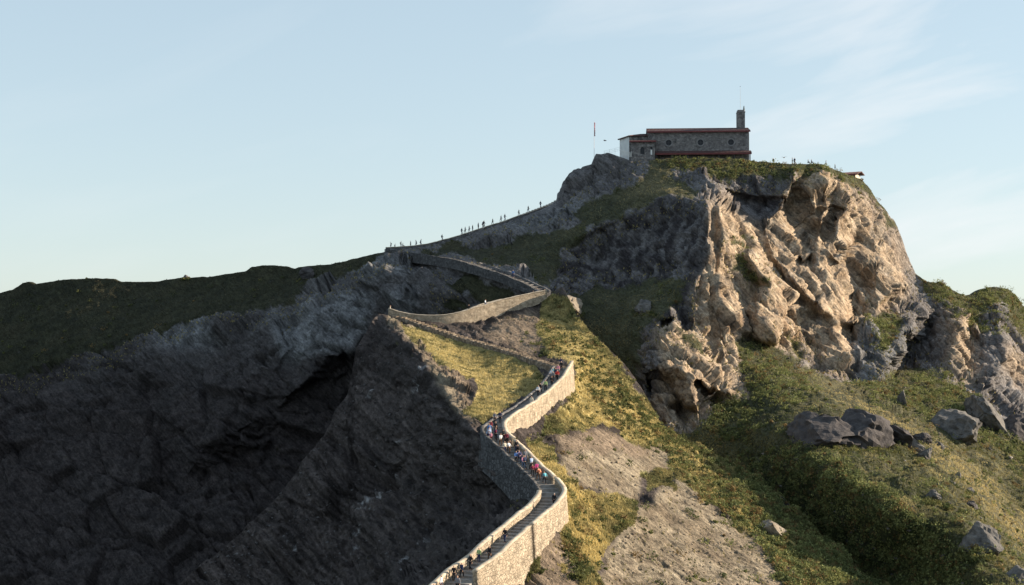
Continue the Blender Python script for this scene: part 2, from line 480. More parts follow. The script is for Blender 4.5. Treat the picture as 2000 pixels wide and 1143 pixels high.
    [(1850, 570, 352), (1880, 610, 347), (1870, 640, 338), (1862, 680, 330), (1850, 735, 322)],
    [(1890, 630, 350), (1890, 670, 343), (1895, 720, 330), (1890, 745, 322)],
    [(1920, 590, 356), (1950, 620, 347), (1955, 660, 340), (1965, 700, 332)],
    [(1980, 620, 356), (1985, 700, 350), (1990, 780, 330)],
    [(2000, 640, 362), (2060, 720, 350), (2100, 800, 330), (2400, 900, 330)],
    [(1800, 735, 322), (1850, 750, 316), (1900, 770, 312), (1960, 830, 300), (2000, 860, 296)],
    # green mound: crest, left shoulder, terminator, gully floor
    [(1445, 665, 300), (1490, 668, 303), (1560, 700, 304), (1600, 730, 300), (1650, 752, 296), (1700, 750, 299), (1750, 742, 308)],
    [(1465, 700, 288), (1520, 730, 279), (1580, 765, 270), (1640, 790, 262), (1700, 812, 254), (1760, 845, 246), (1830, 895, 234), (1900, 975, 216), (1950, 1040, 204), (2000, 1095, 195), (2100, 1220, 180), (2200, 1370, 165)],
    [(1480, 740, 276), (1520, 780, 264), (1560, 805, 253), (1620, 800, 252), (1690, 830, 246)],
    [(1540, 850, 232), (1600, 868, 226), (1660, 872, 225), (1720, 880, 226), (1780, 890, 230)],
    [(1570, 885, 221), (1640, 928, 206), (1700, 965, 197), (1755, 1003, 189), (1820, 1008, 190), (1870, 1014, 189), (1900, 1075, 178), (1955, 1140, 168), (2100, 1370, 145)],
    [(1440, 800, 268), (1430, 850, 257), (1420, 890, 251), (1450, 920, 244), (1500, 960, 234), (1600, 1050, 218), (1720, 1143, 202), (1860, 1370, 170)],
    [(1700, 1060, 204), (1800, 1100, 193), (1860, 1143, 186)],
    [(1300, 900, 262), (1350, 960, 250), (1450, 1060, 235), (1550, 1200, 215), (1600, 1370, 200)],
    # slope right of the crest
    [(1700, 770, 290), (1780, 800, 284), (1850, 850, 274), (1920, 900, 264), (2000, 960, 252), (2200, 1100, 230)],
    [(1780, 830, 268), (1860, 890, 256), (1940, 970, 238), (2000, 1040, 226), (2200, 1250, 200)],
]
def cum(poly, x):
    return np.interp(x, [p[0] for p in poly], [p[1] for p in poly])

A_GRASS = [
    [(-260, 540), (760, 460), (748, 498), (695, 532), (640, 556), (575, 575), (540, 600), (440, 622), (330, 636), (250, 662), (120, 702), (0, 745), (-260, 770)],
    [(1000, 476), (1080, 450), (1140, 400), (1200, 372), (1262, 345), (1270, 330), (1345, 350), (1372, 384), (1300, 388), (1240, 418), (1170, 440), (1100, 490), (1095, 540), (1062, 556), (1010, 530), (900, 500), (930, 492)],
    [(770, 493), (880, 478), (950, 487), (900, 500), (830, 496)],
    [(860, 560), (900, 535), (1010, 562), (1020, 590), (960, 590)], [(850, 585), (900, 590), (880, 612)],
    [(1110, 575), (1190, 560), (1350, 545), (1335, 600), (1290, 615), (1250, 640), (1235, 740), (1180, 700), (1120, 600)],
    [(1262, 290), (1640, 290), (1700, 360), (1745, 440), (1735, 450), (1690, 380), (1640, 345), (1560, 336), (1500, 338), (1430, 350), (1340, 338), (1265, 335)],
    [(1443, 662), (1492, 675), (1560, 712), (1600, 738), (1655, 755), (1720, 745), (1760, 722), (1850, 735), (1900, 765), (1990, 850), (2420, 1000), (2420, 1400), (1280, 1400), (1280, 870), (1340, 850), (1400, 800), (1440, 780), (1462, 790)],
    [(1785, 520), (1880, 550), (2420, 600), (2420, 700), (1995, 650), (1950, 590), (1910, 600), (1900, 650), (1870, 600), (1820, 575)],
    [(1428, 468), (1450, 466), (1462, 480), (1440, 486)], [(1432, 508), (1452, 505), (1478, 540), (1470, 560), (1440, 530)], [(1480, 548), (1505, 548), (1500, 565)],
    [(1315, 632), (1345, 650), (1375, 690), (1365, 695), (1330, 665)],
    [(1690, 628), (1740, 610), (1760, 620), (1735, 690), (1715, 690)],
    [(1530, 640), (1560, 700), (1550, 705), (1535, 670)],
]
print('raster A')
GA = raster_depth(A_LINES)
mg = maskr(A_GRASS, 4, 17, 3)
wG = blur((maskr(A_GRASS, 18, 0, 3)), 2)
GA = (1 - wG) * GA + wG * blur(GA, 7.0)

def clear_path(P, segs, half=1.7, drop=0.3, reach=4.0):
    """press the ground below the path bed so that steps and walls stand free"""
    pts = np.array([[p.x, p.y, p.z] for s in segs for p in paths[s][::2]])
    sh = P.shape; V = P.reshape(-1, 3)
    lo = pts.min(0) - 6; hi = pts.max(0) + 6
    idx = np.where((V[:, 0] > lo[0]) & (V[:, 0] < hi[0]) & (V[:, 1] > lo[1]) & (V[:, 1] < hi[1]))[0]
    for c in range(0, len(idx), 20000):
        ii = idx[c:c + 20000]
        d = np.sqrt((V[ii, 0][:, None] - pts[:, 0]) ** 2 + (V[ii, 1][:, None] - pts[:, 1]) ** 2)
        lim = pts[:, 2] - drop + np.clip((d - half), 0, None) * 0.9
        lim = np.where(d < reach, lim, 1e9).min(1)
        V[ii, 2] = np.minimum(V[ii, 2], lim)
    return V.reshape(sh)

NB = Vector((0.62, 0.12, 0.775)).normalized()     # normal of the tilted bedding
NBn = np.array(NB)
def bed(P, w, s=0, warp=1.0):
    t = (P @ NBn + warp * fbm(P, 9.0, 3, s + 40)) / w
    i = np.floor(t).astype(np.int64); f = t - i
    z = np.zeros_like(i)
    a = hrand(i, z, z, s); b = hrand(i + 1, z, z, s)
    # stepped ledges: each bed has its own projection
    e = np.clip((f - 0.82) / 0.18, 0, 1); e = e * e * (3 - 2 * e)
    return a * (1 - e) + b * e - 0.5

def build_sheet(name, top, G, xs, nr, ybot, grassmask, rockamp, flat_segs, skirt, ragamp=None):
    nc = len(xs)
    ty = cum(top, xs)
    rag = fbm(np.stack([xs / 14, xs * 0 + 1.7, xs * 0], 1), 1.0, 4, 77, 0.6)
    ty = ty + 1.6 * rag
    if ragamp is not None:
        ty = ty + ragamp(xs) * fbm(np.stack([xs / 70, xs * 0 + 4.7, xs * 0], 1), 1.0, 4, 78, 0.65)
    t = np.linspace(0, 1, nr) ** 1.0
    PX = np.repeat(xs[None, :], nr, 0)
    PY = ty[None, :] + (ybot - ty)[None, :] * t[:, None]
    D = 1.0 / sample(G, PX, PY)
    P = unproj(PX, PY, D)
    g = sample(grassmask, PX, PY)
    N = smooth_grid(grid_normals(P), 3.0)
    V = P.reshape(-1, 3); n = N.reshape(-1, 3); gg = g.ravel()
    disp = rockamp(V, PX.ravel(), PY.ravel(), gg)
    fade = np.clip(t / 0.02, 0.25, 1.0)[:, None].repeat(nc, 1).ravel()
    P2 = (V + n * (disp * fade)[:, None]).reshape(P.shape)
    P2 = clear_path(P2, flat_segs)
    attr = {'grass': gg, 'pxy': None}
    # back side
    sk = []
    for (dy, dz) in skirt(xs):
        q = P2[0].copy(); q[:, 1] += dy; q[:, 2] += dz
        sk.append(q)
    sk = sk[::-1]
    bottom = P2[-1].copy(); bottom[:, 2] = -95; bottom[:, 1] -= 6
    ALL = np.concatenate([np.array(sk), P2, bottom[None]], 0)
    ns = len(sk)
    PXa = np.concatenate([np.repeat(PX[:1], ns, 0), PX, PX[-1:]], 0); PYa = np.concatenate([np.repeat(PY[:1], ns, 0), PY, PY[-1:]], 0)
    ga = np.concatenate([np.repeat(g[:1], ns, 0), g, g[-1:]], 0)
    return ALL, PXa, PYa, ga, P2, N, g, PX, PY

def ampA(V, px, py, g):
    rock = 1 - g
    # stretched along the fall of the flutes on the left face, along the bedding elsewhere
    warp = np.stack([fbm(V, 12, 3, 5), fbm(V, 12, 3, 6), fbm(V, 12, 3, 7)], 1) * 1.0
    Q = V + warp
    a = Q @ NBn; b = Q @ np.array([0.775, 0, -0.62]); c = Q[:, 1]
    flute = np.clip(1 - np.abs(px - 1400) / 75, 0, 1) * np.clip((py - 390) / 40, 0, 1)
    left = np.clip((1100 - px) / 200, 0, 1)
    but = ((px > 1080) & (px < 1400) & (py > 380) & (py < 620)) * 1.0
    NC = np.array([.84, .10, .53]); a = Q @ NC; b = Q @ np.array([.53, 0, -.84])
    a2 = a * (1 - left) + (Q @ np.array([.45, .1, .89])) * left; b2 = b * (1 - left) + (Q @ np.array([.89, 0, -.45])) * left
    big = blocks(np.stack([a2 / 8, b2 / 19, c / 12], 1), 11, 2.3, 1.3, .55 * (1 - .5 * left)) * (1.5 + 0.8 * left - 0.8 * but)
    mid = blocks(np.stack([a2 / 3.1, b2 / 11, c / 5], 1), 21, 2.4, 1.2, .5) * 1.1
    fl = blocks(np.stack([Q[:, 0] / 1.8, Q[:, 1] / 4, Q[:, 2] / 9], 1), 61, 2.6, 1.3) * 1.3
    sm = blocks(np.stack([a2 / 1.1, b2 / 4.2, c / 2.2], 1), 31, 2.0, 1.1) * 0.48
    tiny = blocks(np.stack([a2 / 0.55, b2 / 1.5, c / 1.0], 1), 41, 1.8, 1.0) * 0.25
    fine = fbm(V, 1.6, 3, 9, 0.65) * 0.16
    cal = 0.4 + 0.6 * np.clip(0.5 + 1.6 * fbm(V, 16, 2, 77), 0, 1)
    d = (big + mid * (1 - 0.75 * flute) * cal + fl * flute + sm * cal + tiny + fine) * rock
    low = np.clip((px - 1380) / 80, 0, 1) * np.clip((py - 700) / 80, 0, 1)
    gd = fbm(V, 9, 3, 50) * (0.7 + .5 * low) + fbm(V, 2.4, 3, 51, 0.6) * (0.28 + .4 * low) + np.clip(fbm(V, 1.6, 2, 52), 0, 1) * (0.35 + .5 * low)
    return d + gd * g
def skirtA(xs):
    w = np.interp(xs, [-260, 700, 1090, 1125, 1160, 1260, 1640, 1690, 1720, 2400], [5, 5, 6, 14, 22, 26, 26, 16, 6, 6])
    yield (w * .5, 0 * w); yield (w, -0.3 + 0 * w); yield (w + 8, -7 + 0 * w); yield (w + 30, -34 + 0 * w); yield (w + 55, -95 + 0 * w)

print('sheet A')
xsA = np.arange(-230, 2330, 2.2)
ALLA, pxA, pyA, gA, PA, NA, gA0, PXA, PYA = build_sheet('island', A_TOP, GA, xsA, 360, 1340, mg, ampA, ['D', 'E'], skirtA)

# ------------------------------------------------------------------ the near spur that carries the lower path
B_TOP = [(240, 1300), (300, 1200), (350, 1143), (385, 1108), (430, 1078), (470, 1040), (500, 1010), (540, 975), (590, 905), (625, 860), (645, 828), (655, 800), (680, 770), (686, 735), (690, 715), (695, 680), (715, 650), (728, 622), (738, 612),
         (765, 618), (800, 622), (850, 626), (900, 622), (960, 604), (1000, 596), (1040, 586), (1060, 578), (1072, 573), (1085, 560), (1093, 556), (1104, 570), (1112, 585), (1120, 600), (1150, 645), (1180, 672), (1220, 710), (1255, 760), (1275, 800), (1292, 832), (1340, 862), (1400, 885),
         (1440, 915), (1500, 955), (1600, 1045), (1720, 1138), (1900, 1300)]
B_TOPD = [(240, 238), (350, 234), (430, 240), (500, 246), (590, 252), (645, 258), (690, 266), (715, 276), (738, 282), (800, 283), (850, 284), (900, 284.5), (960, 288), (1000, 290), (1060, 293), (1093, 292), (1120, 284), (1180, 270), (1255, 256), (1292, 246), (1400, 237), (1440, 231), (1500, 221), (1600, 205), (1720, 189), (1900, 165)]
def bt(x): return float(np.interp(x, [t[0] for t in B_TOPD], [t[1] for t in B_TOPD]))
B_LINES = [
    [(x, y, bt(x)) for x, y in B_TOP],
    [(x, y - 45, bt(x) + 2) for x, y in B_TOP],
    # crest line from the platform down to the first bend, light above-right, shade below-left
    [(745, 618, 279), (765, 640, 269), (795, 665, 255), (820, 690, 243), (850, 735, 226), (875, 775, 211), (900, 815, 196), (925, 845, 187), (940, 862, 184)],
    [(775, 632, 275), (830, 665, 262), (880, 700, 246), (910, 750, 224), (930, 800, 203), (950, 830, 193)],
    [(800, 640, 274), (850, 656, 267), (900, 672, 260), (950, 686, 252), (1000, 702, 244), (1060, 724, 235), (1085, 740, 226)],
    [(860, 680, 260), (930, 715, 246), (990, 745, 232), (1040, 765, 220), (1020, 785, 209), (975, 815, 197)],
    # inner triangle between the climbing path and the upper wall
    [(800, 622, 283.6), (840, 632, 282.6), (872, 640, 282.2), (905, 640, 283.2), (940, 628, 285.5), (980, 612, 288), (1020, 602, 290.5), (1060, 590, 292)],
    [(880, 648, 272), (920, 652, 272), (980, 662, 266), (1030, 684, 255), (1080, 700, 245), (1110, 712, 237)],
    [(1000, 650, 272), (1050, 640, 277), (1080, 610, 286), (1100, 600, 286)],
    # under the path: the walls' feet
    [(1120, 720, 234), (1110, 760, 223), (1090, 790, 214), (1060, 815, 206), (1056, 850, 199), (1010, 862, 189), (985, 880, 185)],
    [(1015, 890, 181), (1040, 912, 178), (1065, 935, 175), (1090, 955, 172), (1102, 990, 168), (1090, 1035, 162), (1050, 1050, 159), (1026, 1075, 156), (1024, 1143, 152), (1020, 1370, 140)],
    [(930, 870, 186), (950, 905, 181), (985, 935, 176), (1020, 965, 172), (1035, 990, 167), (990, 1022, 161), (950, 1045, 157), (910, 1080, 153), (860, 1120, 146), (800, 1160, 140)],
    # shaded west flank
    [(735, 640, 273), (740, 700, 262), (760, 760, 250), (790, 820, 236), (840, 860, 219), (890, 870, 200)],
    [(690, 790, 258), (720, 860, 250), (770, 920, 238), (830, 950, 222), (900, 950, 204), (960, 960, 188)],
    [(600, 930, 246), (660, 980, 240), (740, 1010, 230), (820, 1030, 212), (900, 1030, 185)],
    [(500, 1050, 240), (600, 1080, 234), (700, 1100, 224), (780, 1110, 205), (840, 1125, 160)],
    [(380, 1143, 234), (500, 1170, 230), (650, 1190, 220), (760, 1190, 200)],
    [(300, 1370, 218), (600, 1370, 205), (800, 1370, 160), (950, 1370, 135), (1100, 1370, 138)],
    # east flank falling to the right
    [(1110, 640, 280), (1150, 690, 263), (1200, 760, 246), (1240, 830, 236), (1290, 880, 229), (1350, 920, 220)],
    [(1130, 760, 238), (1170, 830, 220), (1210, 880, 211), (1260, 930, 204), (1320, 960, 200)],
    [(1080, 850, 202), (1110, 880, 193), (1150, 930, 186), (1200, 980, 181), (1240, 1010, 177)],
    [(1110, 1000, 172), (1140, 1060, 165), (1150, 1143, 155), (1150, 1370, 135)],
    [(1240, 1000, 182), (1330, 940, 201), (1400, 1000, 198), (1480, 1070, 188), (1560, 1143, 178), (1700, 1370, 155)],
    [(1200, 1060, 171), (1300, 1080, 174), (1400, 1143, 170), (1450, 1370, 148)],
    [(1350, 920, 221), (1430, 960, 213), (1500, 1010, 205), (1560, 1060, 197), (1640, 1143, 185)],
    [(1110, 1143, 153), (1060, 1143, 152), (1060, 1090, 156)],
]
B_GRASS = [
    [(760, 614), (800, 640), (860, 650), (920, 668), (1000, 700), (1062, 724), (1068, 748), (1010, 785), (965, 822), (935, 835), (900, 800), (925, 790), (930, 760), (890, 720), (840, 690), (800, 655)],
    [(1055, 600), (1085, 575), (1110, 590), (1180, 670), (1260, 765), (1294, 832), (1430, 895), (1500, 950), (1560, 1010), (1640, 1070), (1900, 1280), (1900, 1400), (1640, 1400), (1560, 1143), (1480, 1065), (1420, 1010), (1380, 985), (1320, 925), (1295, 875), (1230, 860), (1180, 820), (1140, 845), (1090, 850), (1062, 845), (1062, 812), (1100, 790), (1124, 715), (1100, 700), (1060, 690), (1045, 640)],
    [(1020, 862), (1062, 860), (1090, 900), (1140, 960), (1235, 975), (1240, 1010), (1190, 1050), (1165, 1130), (1170, 1160), (1130, 1150), (1118, 1090), (1090, 1035), (1098, 990), (1085, 950), (1050, 920)],
    [(1250, 920), (1310, 915), (1315, 945), (1265, 960)],
    [(1020, 1075), (1048, 1065), (1050, 1100), (1025, 1140)],
    [(1085, 1100), (1110, 1105), (1100, 1125)],
    [(800, 1143), (850, 1130), (760, 1200)],
]
B_DIRT = [
    [(930, 650), (980, 620), (1050, 598), (1062, 640), (1045, 690), (1000, 680)],
    [(1080, 850), (1150, 840), (1240, 860), (1300, 880), (1240, 890), (1120, 890), (1085, 880)],
    [(1030, 1060), (1090, 1050), (1130, 1100), (1140, 1200), (1020, 1200)],
    [(800, 650), (850, 690), (900, 730), (930, 780), (905, 800), (860, 730), (820, 680)],
]
B_SLAB = [
    [(1240, 1005), (1330, 925), (1400, 1000), (1480, 1060), (1560, 1143), (1650, 1400), (1180, 1400), (1170, 1143), (1195, 1060)],
    [(1100, 880), (1240, 880), (1300, 880), (1312, 920), (1250, 930), (1240, 975), (1140, 955), (1100, 905)],
    [(740, 608), (830, 650), (930, 830), (915, 835), (830, 700)],
]
print('raster B')
GB = raster_depth(B_LINES)
mgB = maskr(B_GRASS, 3, 16, 4)
mdB = maskr(B_DIRT, 4, 18, 5)
msB = maskr(B_SLAB, 3, 16, 6)
wB = maskr([[(740, 600), (1100, 560), (1400, 880), (1900, 1300), (1900, 1400), (950, 1400), (1020, 1000), (930, 850)]], 14, 0, 0)
GB = (1 - wB) * blur(GB, 1.4) + wB * blur(GB, 3.5)
def ampB(V, px, py, g):
    rock = 1 - g
    sl = sample(msB, px, py); dt = sample(mdB, px, py)
    east = np.clip((px - (930 + (py - 830) * 0.35)) / 40, 0, 1)
    a = V @ NBn; b = V @ np.array([0.775, 0, -0.62]); c = V[:, 1]
    pres = np.clip(fbm(V, 14, 3, 90) * 1.5 + 0.75, 0.15, 1)
    st = (bed(V, 2.1, 3, 2.0) * 1.7 + bed(V, 0.8, 5, 2.0) * 0.9) * pres
    big = blocks(np.stack([a / 5, b / 14, c / 12], 1), 111, 2.2, 1.0) * 0.7
    sm = blocks(np.stack([a / 0.8, b / 2.6, c / 1.8], 1), 131, 1.6, 1.0) * 0.42
    fine = fbm(V, 1.8, 4, 19, 0.6) * 0.26
    west = (st + big + sm + fine) * (1 - east)
    eastr = (bed(V, 2.6, 8, 2.5) * 0.8 + bed(V, 0.9, 9, 2.0) * 0.3 + sm * 0.6 + fbm(V, 4, 4, 29, 0.55) * 0.5 + fine * 0.5) * east * (1 - 0.35 * sl) * (1 - 0.5 * dt)
    low = np.clip((px - 1290) / 80, 0, 1)
    gd = fbm(V, 7, 3, 150) * (0.6 + .7 * low) + fbm(V, 2.2, 3, 151, 0.6) * (0.3 + .5 * low) + np.clip(fbm(V, 1.3, 2, 152), 0, 1) * (0.3 + .6 * low)
    return (west + eastr) * rock + gd * g
def skirtB(xs):
    # beyond the outline the spur rounds off and drops behind itself
    yield (1.5 + 0 * xs, -0.6 + 0 * xs); yield (4 + 0 * xs, -3 + 0 * xs)
    yield (9 + 0 * xs, -12 + 0 * xs); yield (14 + 0 * xs, -40 + 0 * xs); yield (18 + 0 * xs, -95 + 0 * xs)
print('sheet B')
xsB = np.arange(240, 1900, 1.8)
ALLB, pxB, pyB, gB, PB, NB_, gB0, PXB, PYB = build_sheet('spur', B_TOP, GB, xsB, 330, 1340, mgB, ampB, ['A', 'B', 'C'], skirtB, lambda x: 26 * np.clip((x - 1300) / 90, 0, 1))
# ------------------------------------------------------------------ materials
def new_mat(name):
    m = bpy.data.materials.new(name); m.use_nodes = True
    nt = m.node_tree; nt.nodes.clear()
    out = nt.nodes.new('ShaderNodeOutputMaterial'); b = nt.nodes.new('ShaderNodeBsdfPrincipled')
    nt.links.new(b.outputs[0], out.inputs[0])
    b.inputs['Specular IOR Level'].default_value = 0.25
    return m, nt, b
def simple(name, col, rough=0.85, noise=0.0, scale=2.0, bump=0.0, metal=0.0):
    m, nt, b = new_mat(name)
    b.inputs['Roughness'].default_value = rough
    b.inputs['Metallic'].default_value = metal
    b.inputs['Base Color'].default_value = (*col, 1)
    if noise > 0:
        tcn = nt.nodes.new('ShaderNodeTexCoord'); nz = nt.nodes.new('ShaderNodeTexNoise')
        nz.inputs['Scale'].default_value = scale; nz.inputs['Detail'].default_value = 6
        nt.links.new(tcn.outputs['Object'], nz.inputs['Vector'])
        r = nt.nodes.new('ShaderNodeMapRange'); r.inputs['From Min'].default_value = .3; r.inputs['From Max'].default_value = .7
        r.inputs['To Min'].default_value = 1 - noise; r.inputs['To Max'].default_value = 1 + noise
        nt.links.new(nz.outputs['Fac'], r.inputs['Value'])
        mx = nt.nodes.new('ShaderNodeVectorMath'); mx.operation = 'SCALE'; mx.inputs[0].default_value = col
        nt.links.new(r.outputs[0], mx.inputs['Scale']); nt.links.new(mx.outputs[0], b.inputs['Base Color'])
        if bump > 0:
            bp = nt.nodes.new('ShaderNodeBump'); bp.inputs['Distance'].default_value = bump; bp.inputs['Strength'].default_value = 1
            nt.links.new(nz.outputs['Fac'], bp.inputs['Height']); nt.links.new(bp.outputs[0], b.inputs['Normal'])
    return m
def terrain_mat(name):
    m, nt, b = new_mat(name)
    b.inputs['Roughness'].default_value = 0.95
    b.inputs['Specular IOR Level'].default_value = 0.12
    at = nt.nodes.new('ShaderNodeAttribute'); at.attribute_name = 'alb'
    tcn = nt.nodes.new('ShaderNodeTexCoord')
    nz = nt.nodes.new('ShaderNodeTexNoise'); nz.inputs['Scale'].default_value = 2.0; nz.inputs['Detail'].default_value = 9; nz.inputs['Roughness'].default_value = 0.65
    nt.links.new(tcn.outputs['Object'], nz.inputs['Vector'])
    # streaks along the bedding / run-off direction
    mpn = nt.nodes.new('ShaderNodeCombineXYZ')
    for kk, (vec, sc) in enumerate((((.74, .12, .66), 2.6), ((.66, 0, -.74), .30), ((0, 1, 0), .6))):
        dn = nt.nodes.new('ShaderNodeVectorMath'); dn.operation = 'DOT_PRODUCT'
        dn.inputs[1].default_value = tuple(v * sc for v in vec)
        nt.links.new(tcn.outputs['Object'], dn.inputs[0]); nt.links.new(dn.outputs['Value'], mpn.inputs[kk])
    n2 = nt.nodes.new('ShaderNodeTexNoise'); n2.inputs['Scale'].default_value = 0.8; n2.inputs['Detail'].default_value = 6; n2.inputs['Roughness'].default_value = 0.6
    nt.links.new(mpn.outputs[0], n2.inputs['Vector'])
    r1 = nt.nodes.new('ShaderNodeMapRange'); r1.inputs['From Min'].default_value = .3; r1.inputs['From Max'].default_value = .7; r1.inputs['To Min'].default_value = .5; r1.inputs['To Max'].default_value = 1.45
    nt.links.new(nz.outputs['Fac'], r1.inputs['Value'])
    r2 = nt.nodes.new('ShaderNodeMapRange'); r2.inputs['From Min'].default_value = .35; r2.inputs['From Max'].default_value = .65; r2.inputs['To Min'].default_value = .65; r2.inputs['To Max'].default_value = 1.3
    nt.links.new(n2.outputs['Fac'], r2.inputs['Value'])
    ml = nt.nodes.new('ShaderNodeMath'); ml.operation = 'MULTIPLY'
    nt.links.new(r1.outputs[0], ml.inputs[0]); nt.links.new(r2.outputs[0], ml.inputs[1])
    vs = nt.nodes.new('ShaderNodeVectorMath'); vs.operation = 'SCALE'
    nt.links.new(at.outputs['Color'], vs.inputs[0]); nt.links.new(ml.outputs[0], vs.inputs['Scale'])
    nt.links.new(vs.outputs[0], b.inputs['Base Color'])
    ad = nt.nodes.new('ShaderNodeMath'); ad.operation = 'ADD'
    hf = nt.nodes.new('ShaderNodeMath'); hf.operation = 'MULTIPLY'; hf.inputs[1].default_value = .45
    nt.links.new(n2.outputs['Fac'], hf.inputs[0])
    nt.links.new(nz.outputs['Fac'], ad.inputs[0]); nt.links.new(hf.outputs[0], ad.inputs[1])
    bp = nt.nodes.new('ShaderNodeBump'); bp.inputs['Distance'].default_value = 0.45; bp.inputs['Strength'].default_value = 1.0
    nt.links.new(ad.outputs[0], bp.inputs['Height']); nt.links.new(bp.outputs[0], b.inputs['Normal'])
    return m
MT = terrain_mat('terrain_rock')

def lerp(a, b, t):
    t = np.clip(t, 0, 1)[:, None]
    return a * (1 - t) + b * t
C_ = lambda *c: np.array(c, float)[None, :]
WARM = [[(1380, 385), (1500, 420), (1545, 330), (1650, 330), (1720, 420), (1770, 520), (1760, 600), (1700, 620), (1660, 740), (1560, 700), (1450, 660), (1450, 760), (1470, 780), (1400, 800), (1330, 850), (1280, 800), (1250, 735), (1290, 620), (1350, 640), (1345, 570), (1380, 500)],
        [(1850, 620), (1900, 600), (1920, 740), (1850, 740)], [(1960, 680), (2100, 700), (2100, 780), (1980, 740)]]
DARKL = [[(-260, 700), (300, 690), (600, 700), (750, 640), (1000, 640), (1000, 1400), (-260, 1400)]]  # lower left dimness, put into the rock colour
PALE = [[(520, 610), (575, 610), (610, 570), (730, 570), (725, 640), (690, 680), (590, 700), (545, 700)], [(310, 640), (440, 630), (430, 670), (300, 690)], [(690, 535), (740, 500), (800, 500), (800, 535), (700, 545)], [(745, 590), (790, 570), (825, 590), (810, 620), (760, 620)],
        [(1670, 650), (1770, 630), (1780, 660), (1740, 740), (1660, 740)], [(980, 440), (1140, 395), (1140, 420), (1020, 460)]]
SLABD = [[(1540, 850), (1600, 795), (1660, 785), (1720, 825), (1730, 872)], [(1740, 820), (1830, 890), (1820, 905), (1740, 880)]]
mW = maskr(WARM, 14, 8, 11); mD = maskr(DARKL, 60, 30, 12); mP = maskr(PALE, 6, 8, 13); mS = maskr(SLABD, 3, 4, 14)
OCH = maskr([[(1440, 660), (1640, 760), (1760, 830), (1900, 960), (2100, 1160), (2100, 1100), (1900, 900), (1700, 770)], [(1180, 360), (1270, 335), (1350, 380), (1290, 390)], [(1400, 1000), (1800, 1143), (1800, 1400), (1400, 1400)]], 20, 14, 15)
BUT_SHADE = maskr([[(1085, 515), (1180, 440), (1296, 388), (1378, 386), (1384, 500), (1345, 560), (1345, 640), (1120, 600), (1080, 560)], [(1240, 700), (1270, 660), (1300, 720), (1270, 800)], [(1405, 370), (1540, 385), (1490, 430), (1440, 405)], [(1340, 340), (1540, 345), (1530, 375), (1420, 370)]], 5, 5, 19)  # shade of the buttress face and recesses, put into the rock colour
def albedo_A(V, px, py, g):
    n1 = fbm(V, 7, 4, 201, 0.6); n2 = fbm(V, 2.0, 4, 202, 0.6); n3 = fbm(V * np.array([1, 1, 0.25]), 2.5, 3, 203, 0.6)
    w = sample(mW, px, py); dk = sample(mD, px, py); pl = sample(mP, px, py); sb = sample(mS, px, py)
    rock = lerp(C_(.11, .10, .10), C_(.21, .20, .20), 0.5 + 0.9 * n1)
    rock = rock * np.interp(px, [0, 750, 1000], [.6, .7, 1])[:, None]  # corner darkening and shade on the left cliff put into its colour
    warm = lerp(C_(.30, .218, .148), C_(.44, .35, .255), 0.5 + 1.2 * n2)
    warm = lerp(warm, C_(.30, .20, .125), n1 * 1.6 - 0.35)
    warm = lerp(warm, C_(.24, .22, .20), n3 * 1.8 - 0.35)
    rock = lerp(rock, warm, w)
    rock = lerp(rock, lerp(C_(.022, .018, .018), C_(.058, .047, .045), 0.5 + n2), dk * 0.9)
    rock = lerp(rock, lerp(C_(.11, .11, .112), C_(.22, .22, .225), 0.5 + n3 * 1.6), pl * 0.85)
    rock = lerp(rock, C_(.10, .095, .10), sb)
    bt_ = sample(BUT_SHADE, px, py); st = fbm(V * np.array([1, 1, .22]), 1.8, 4, 204, .6)
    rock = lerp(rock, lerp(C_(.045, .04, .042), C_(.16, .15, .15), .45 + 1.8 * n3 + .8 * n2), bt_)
    rock = lerp(rock, C_(.10, .085, .075), np.clip(st * 2.8 - .35, 0, .75) * w)
    o = sample(OCH, px, py)
    gr = lerp(C_(.045, .052, .026), C_(.09, .095, .04), 0.5 + n2)
    gr = lerp(gr, C_(.17, .14, .055), np.clip(o * 0.9 + n1 * 0.6, 0, 0.9))
    gr = gr * np.interp(px, [0, 900, 1300], [.45, .6, 1])[:, None]  # shade on the left ridge put into the turf colour
    gr = lerp(gr, gr.mean(1, keepdims=True) * C_(1.08, 1.0, .8), .45 * np.ones(len(V)))
    gg = np.clip((g + n2 * 0.7 - 0.5) * 5 + 0.5, 0, 1)
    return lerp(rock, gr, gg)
GOLD = maskr([[(760, 610), (1062, 724), (1062, 790), (930, 835), (830, 700)], [(1020, 860), (1240, 960), (1170, 1143), (1090, 1143)], [(1050, 600), (1110, 590), (1300, 840), (1420, 900), (1420, 960), (1290, 880), (1100, 830)], [(1350, 930), (1900, 1300), (1400, 1300), (1500, 1100)]], 18, 14, 16)
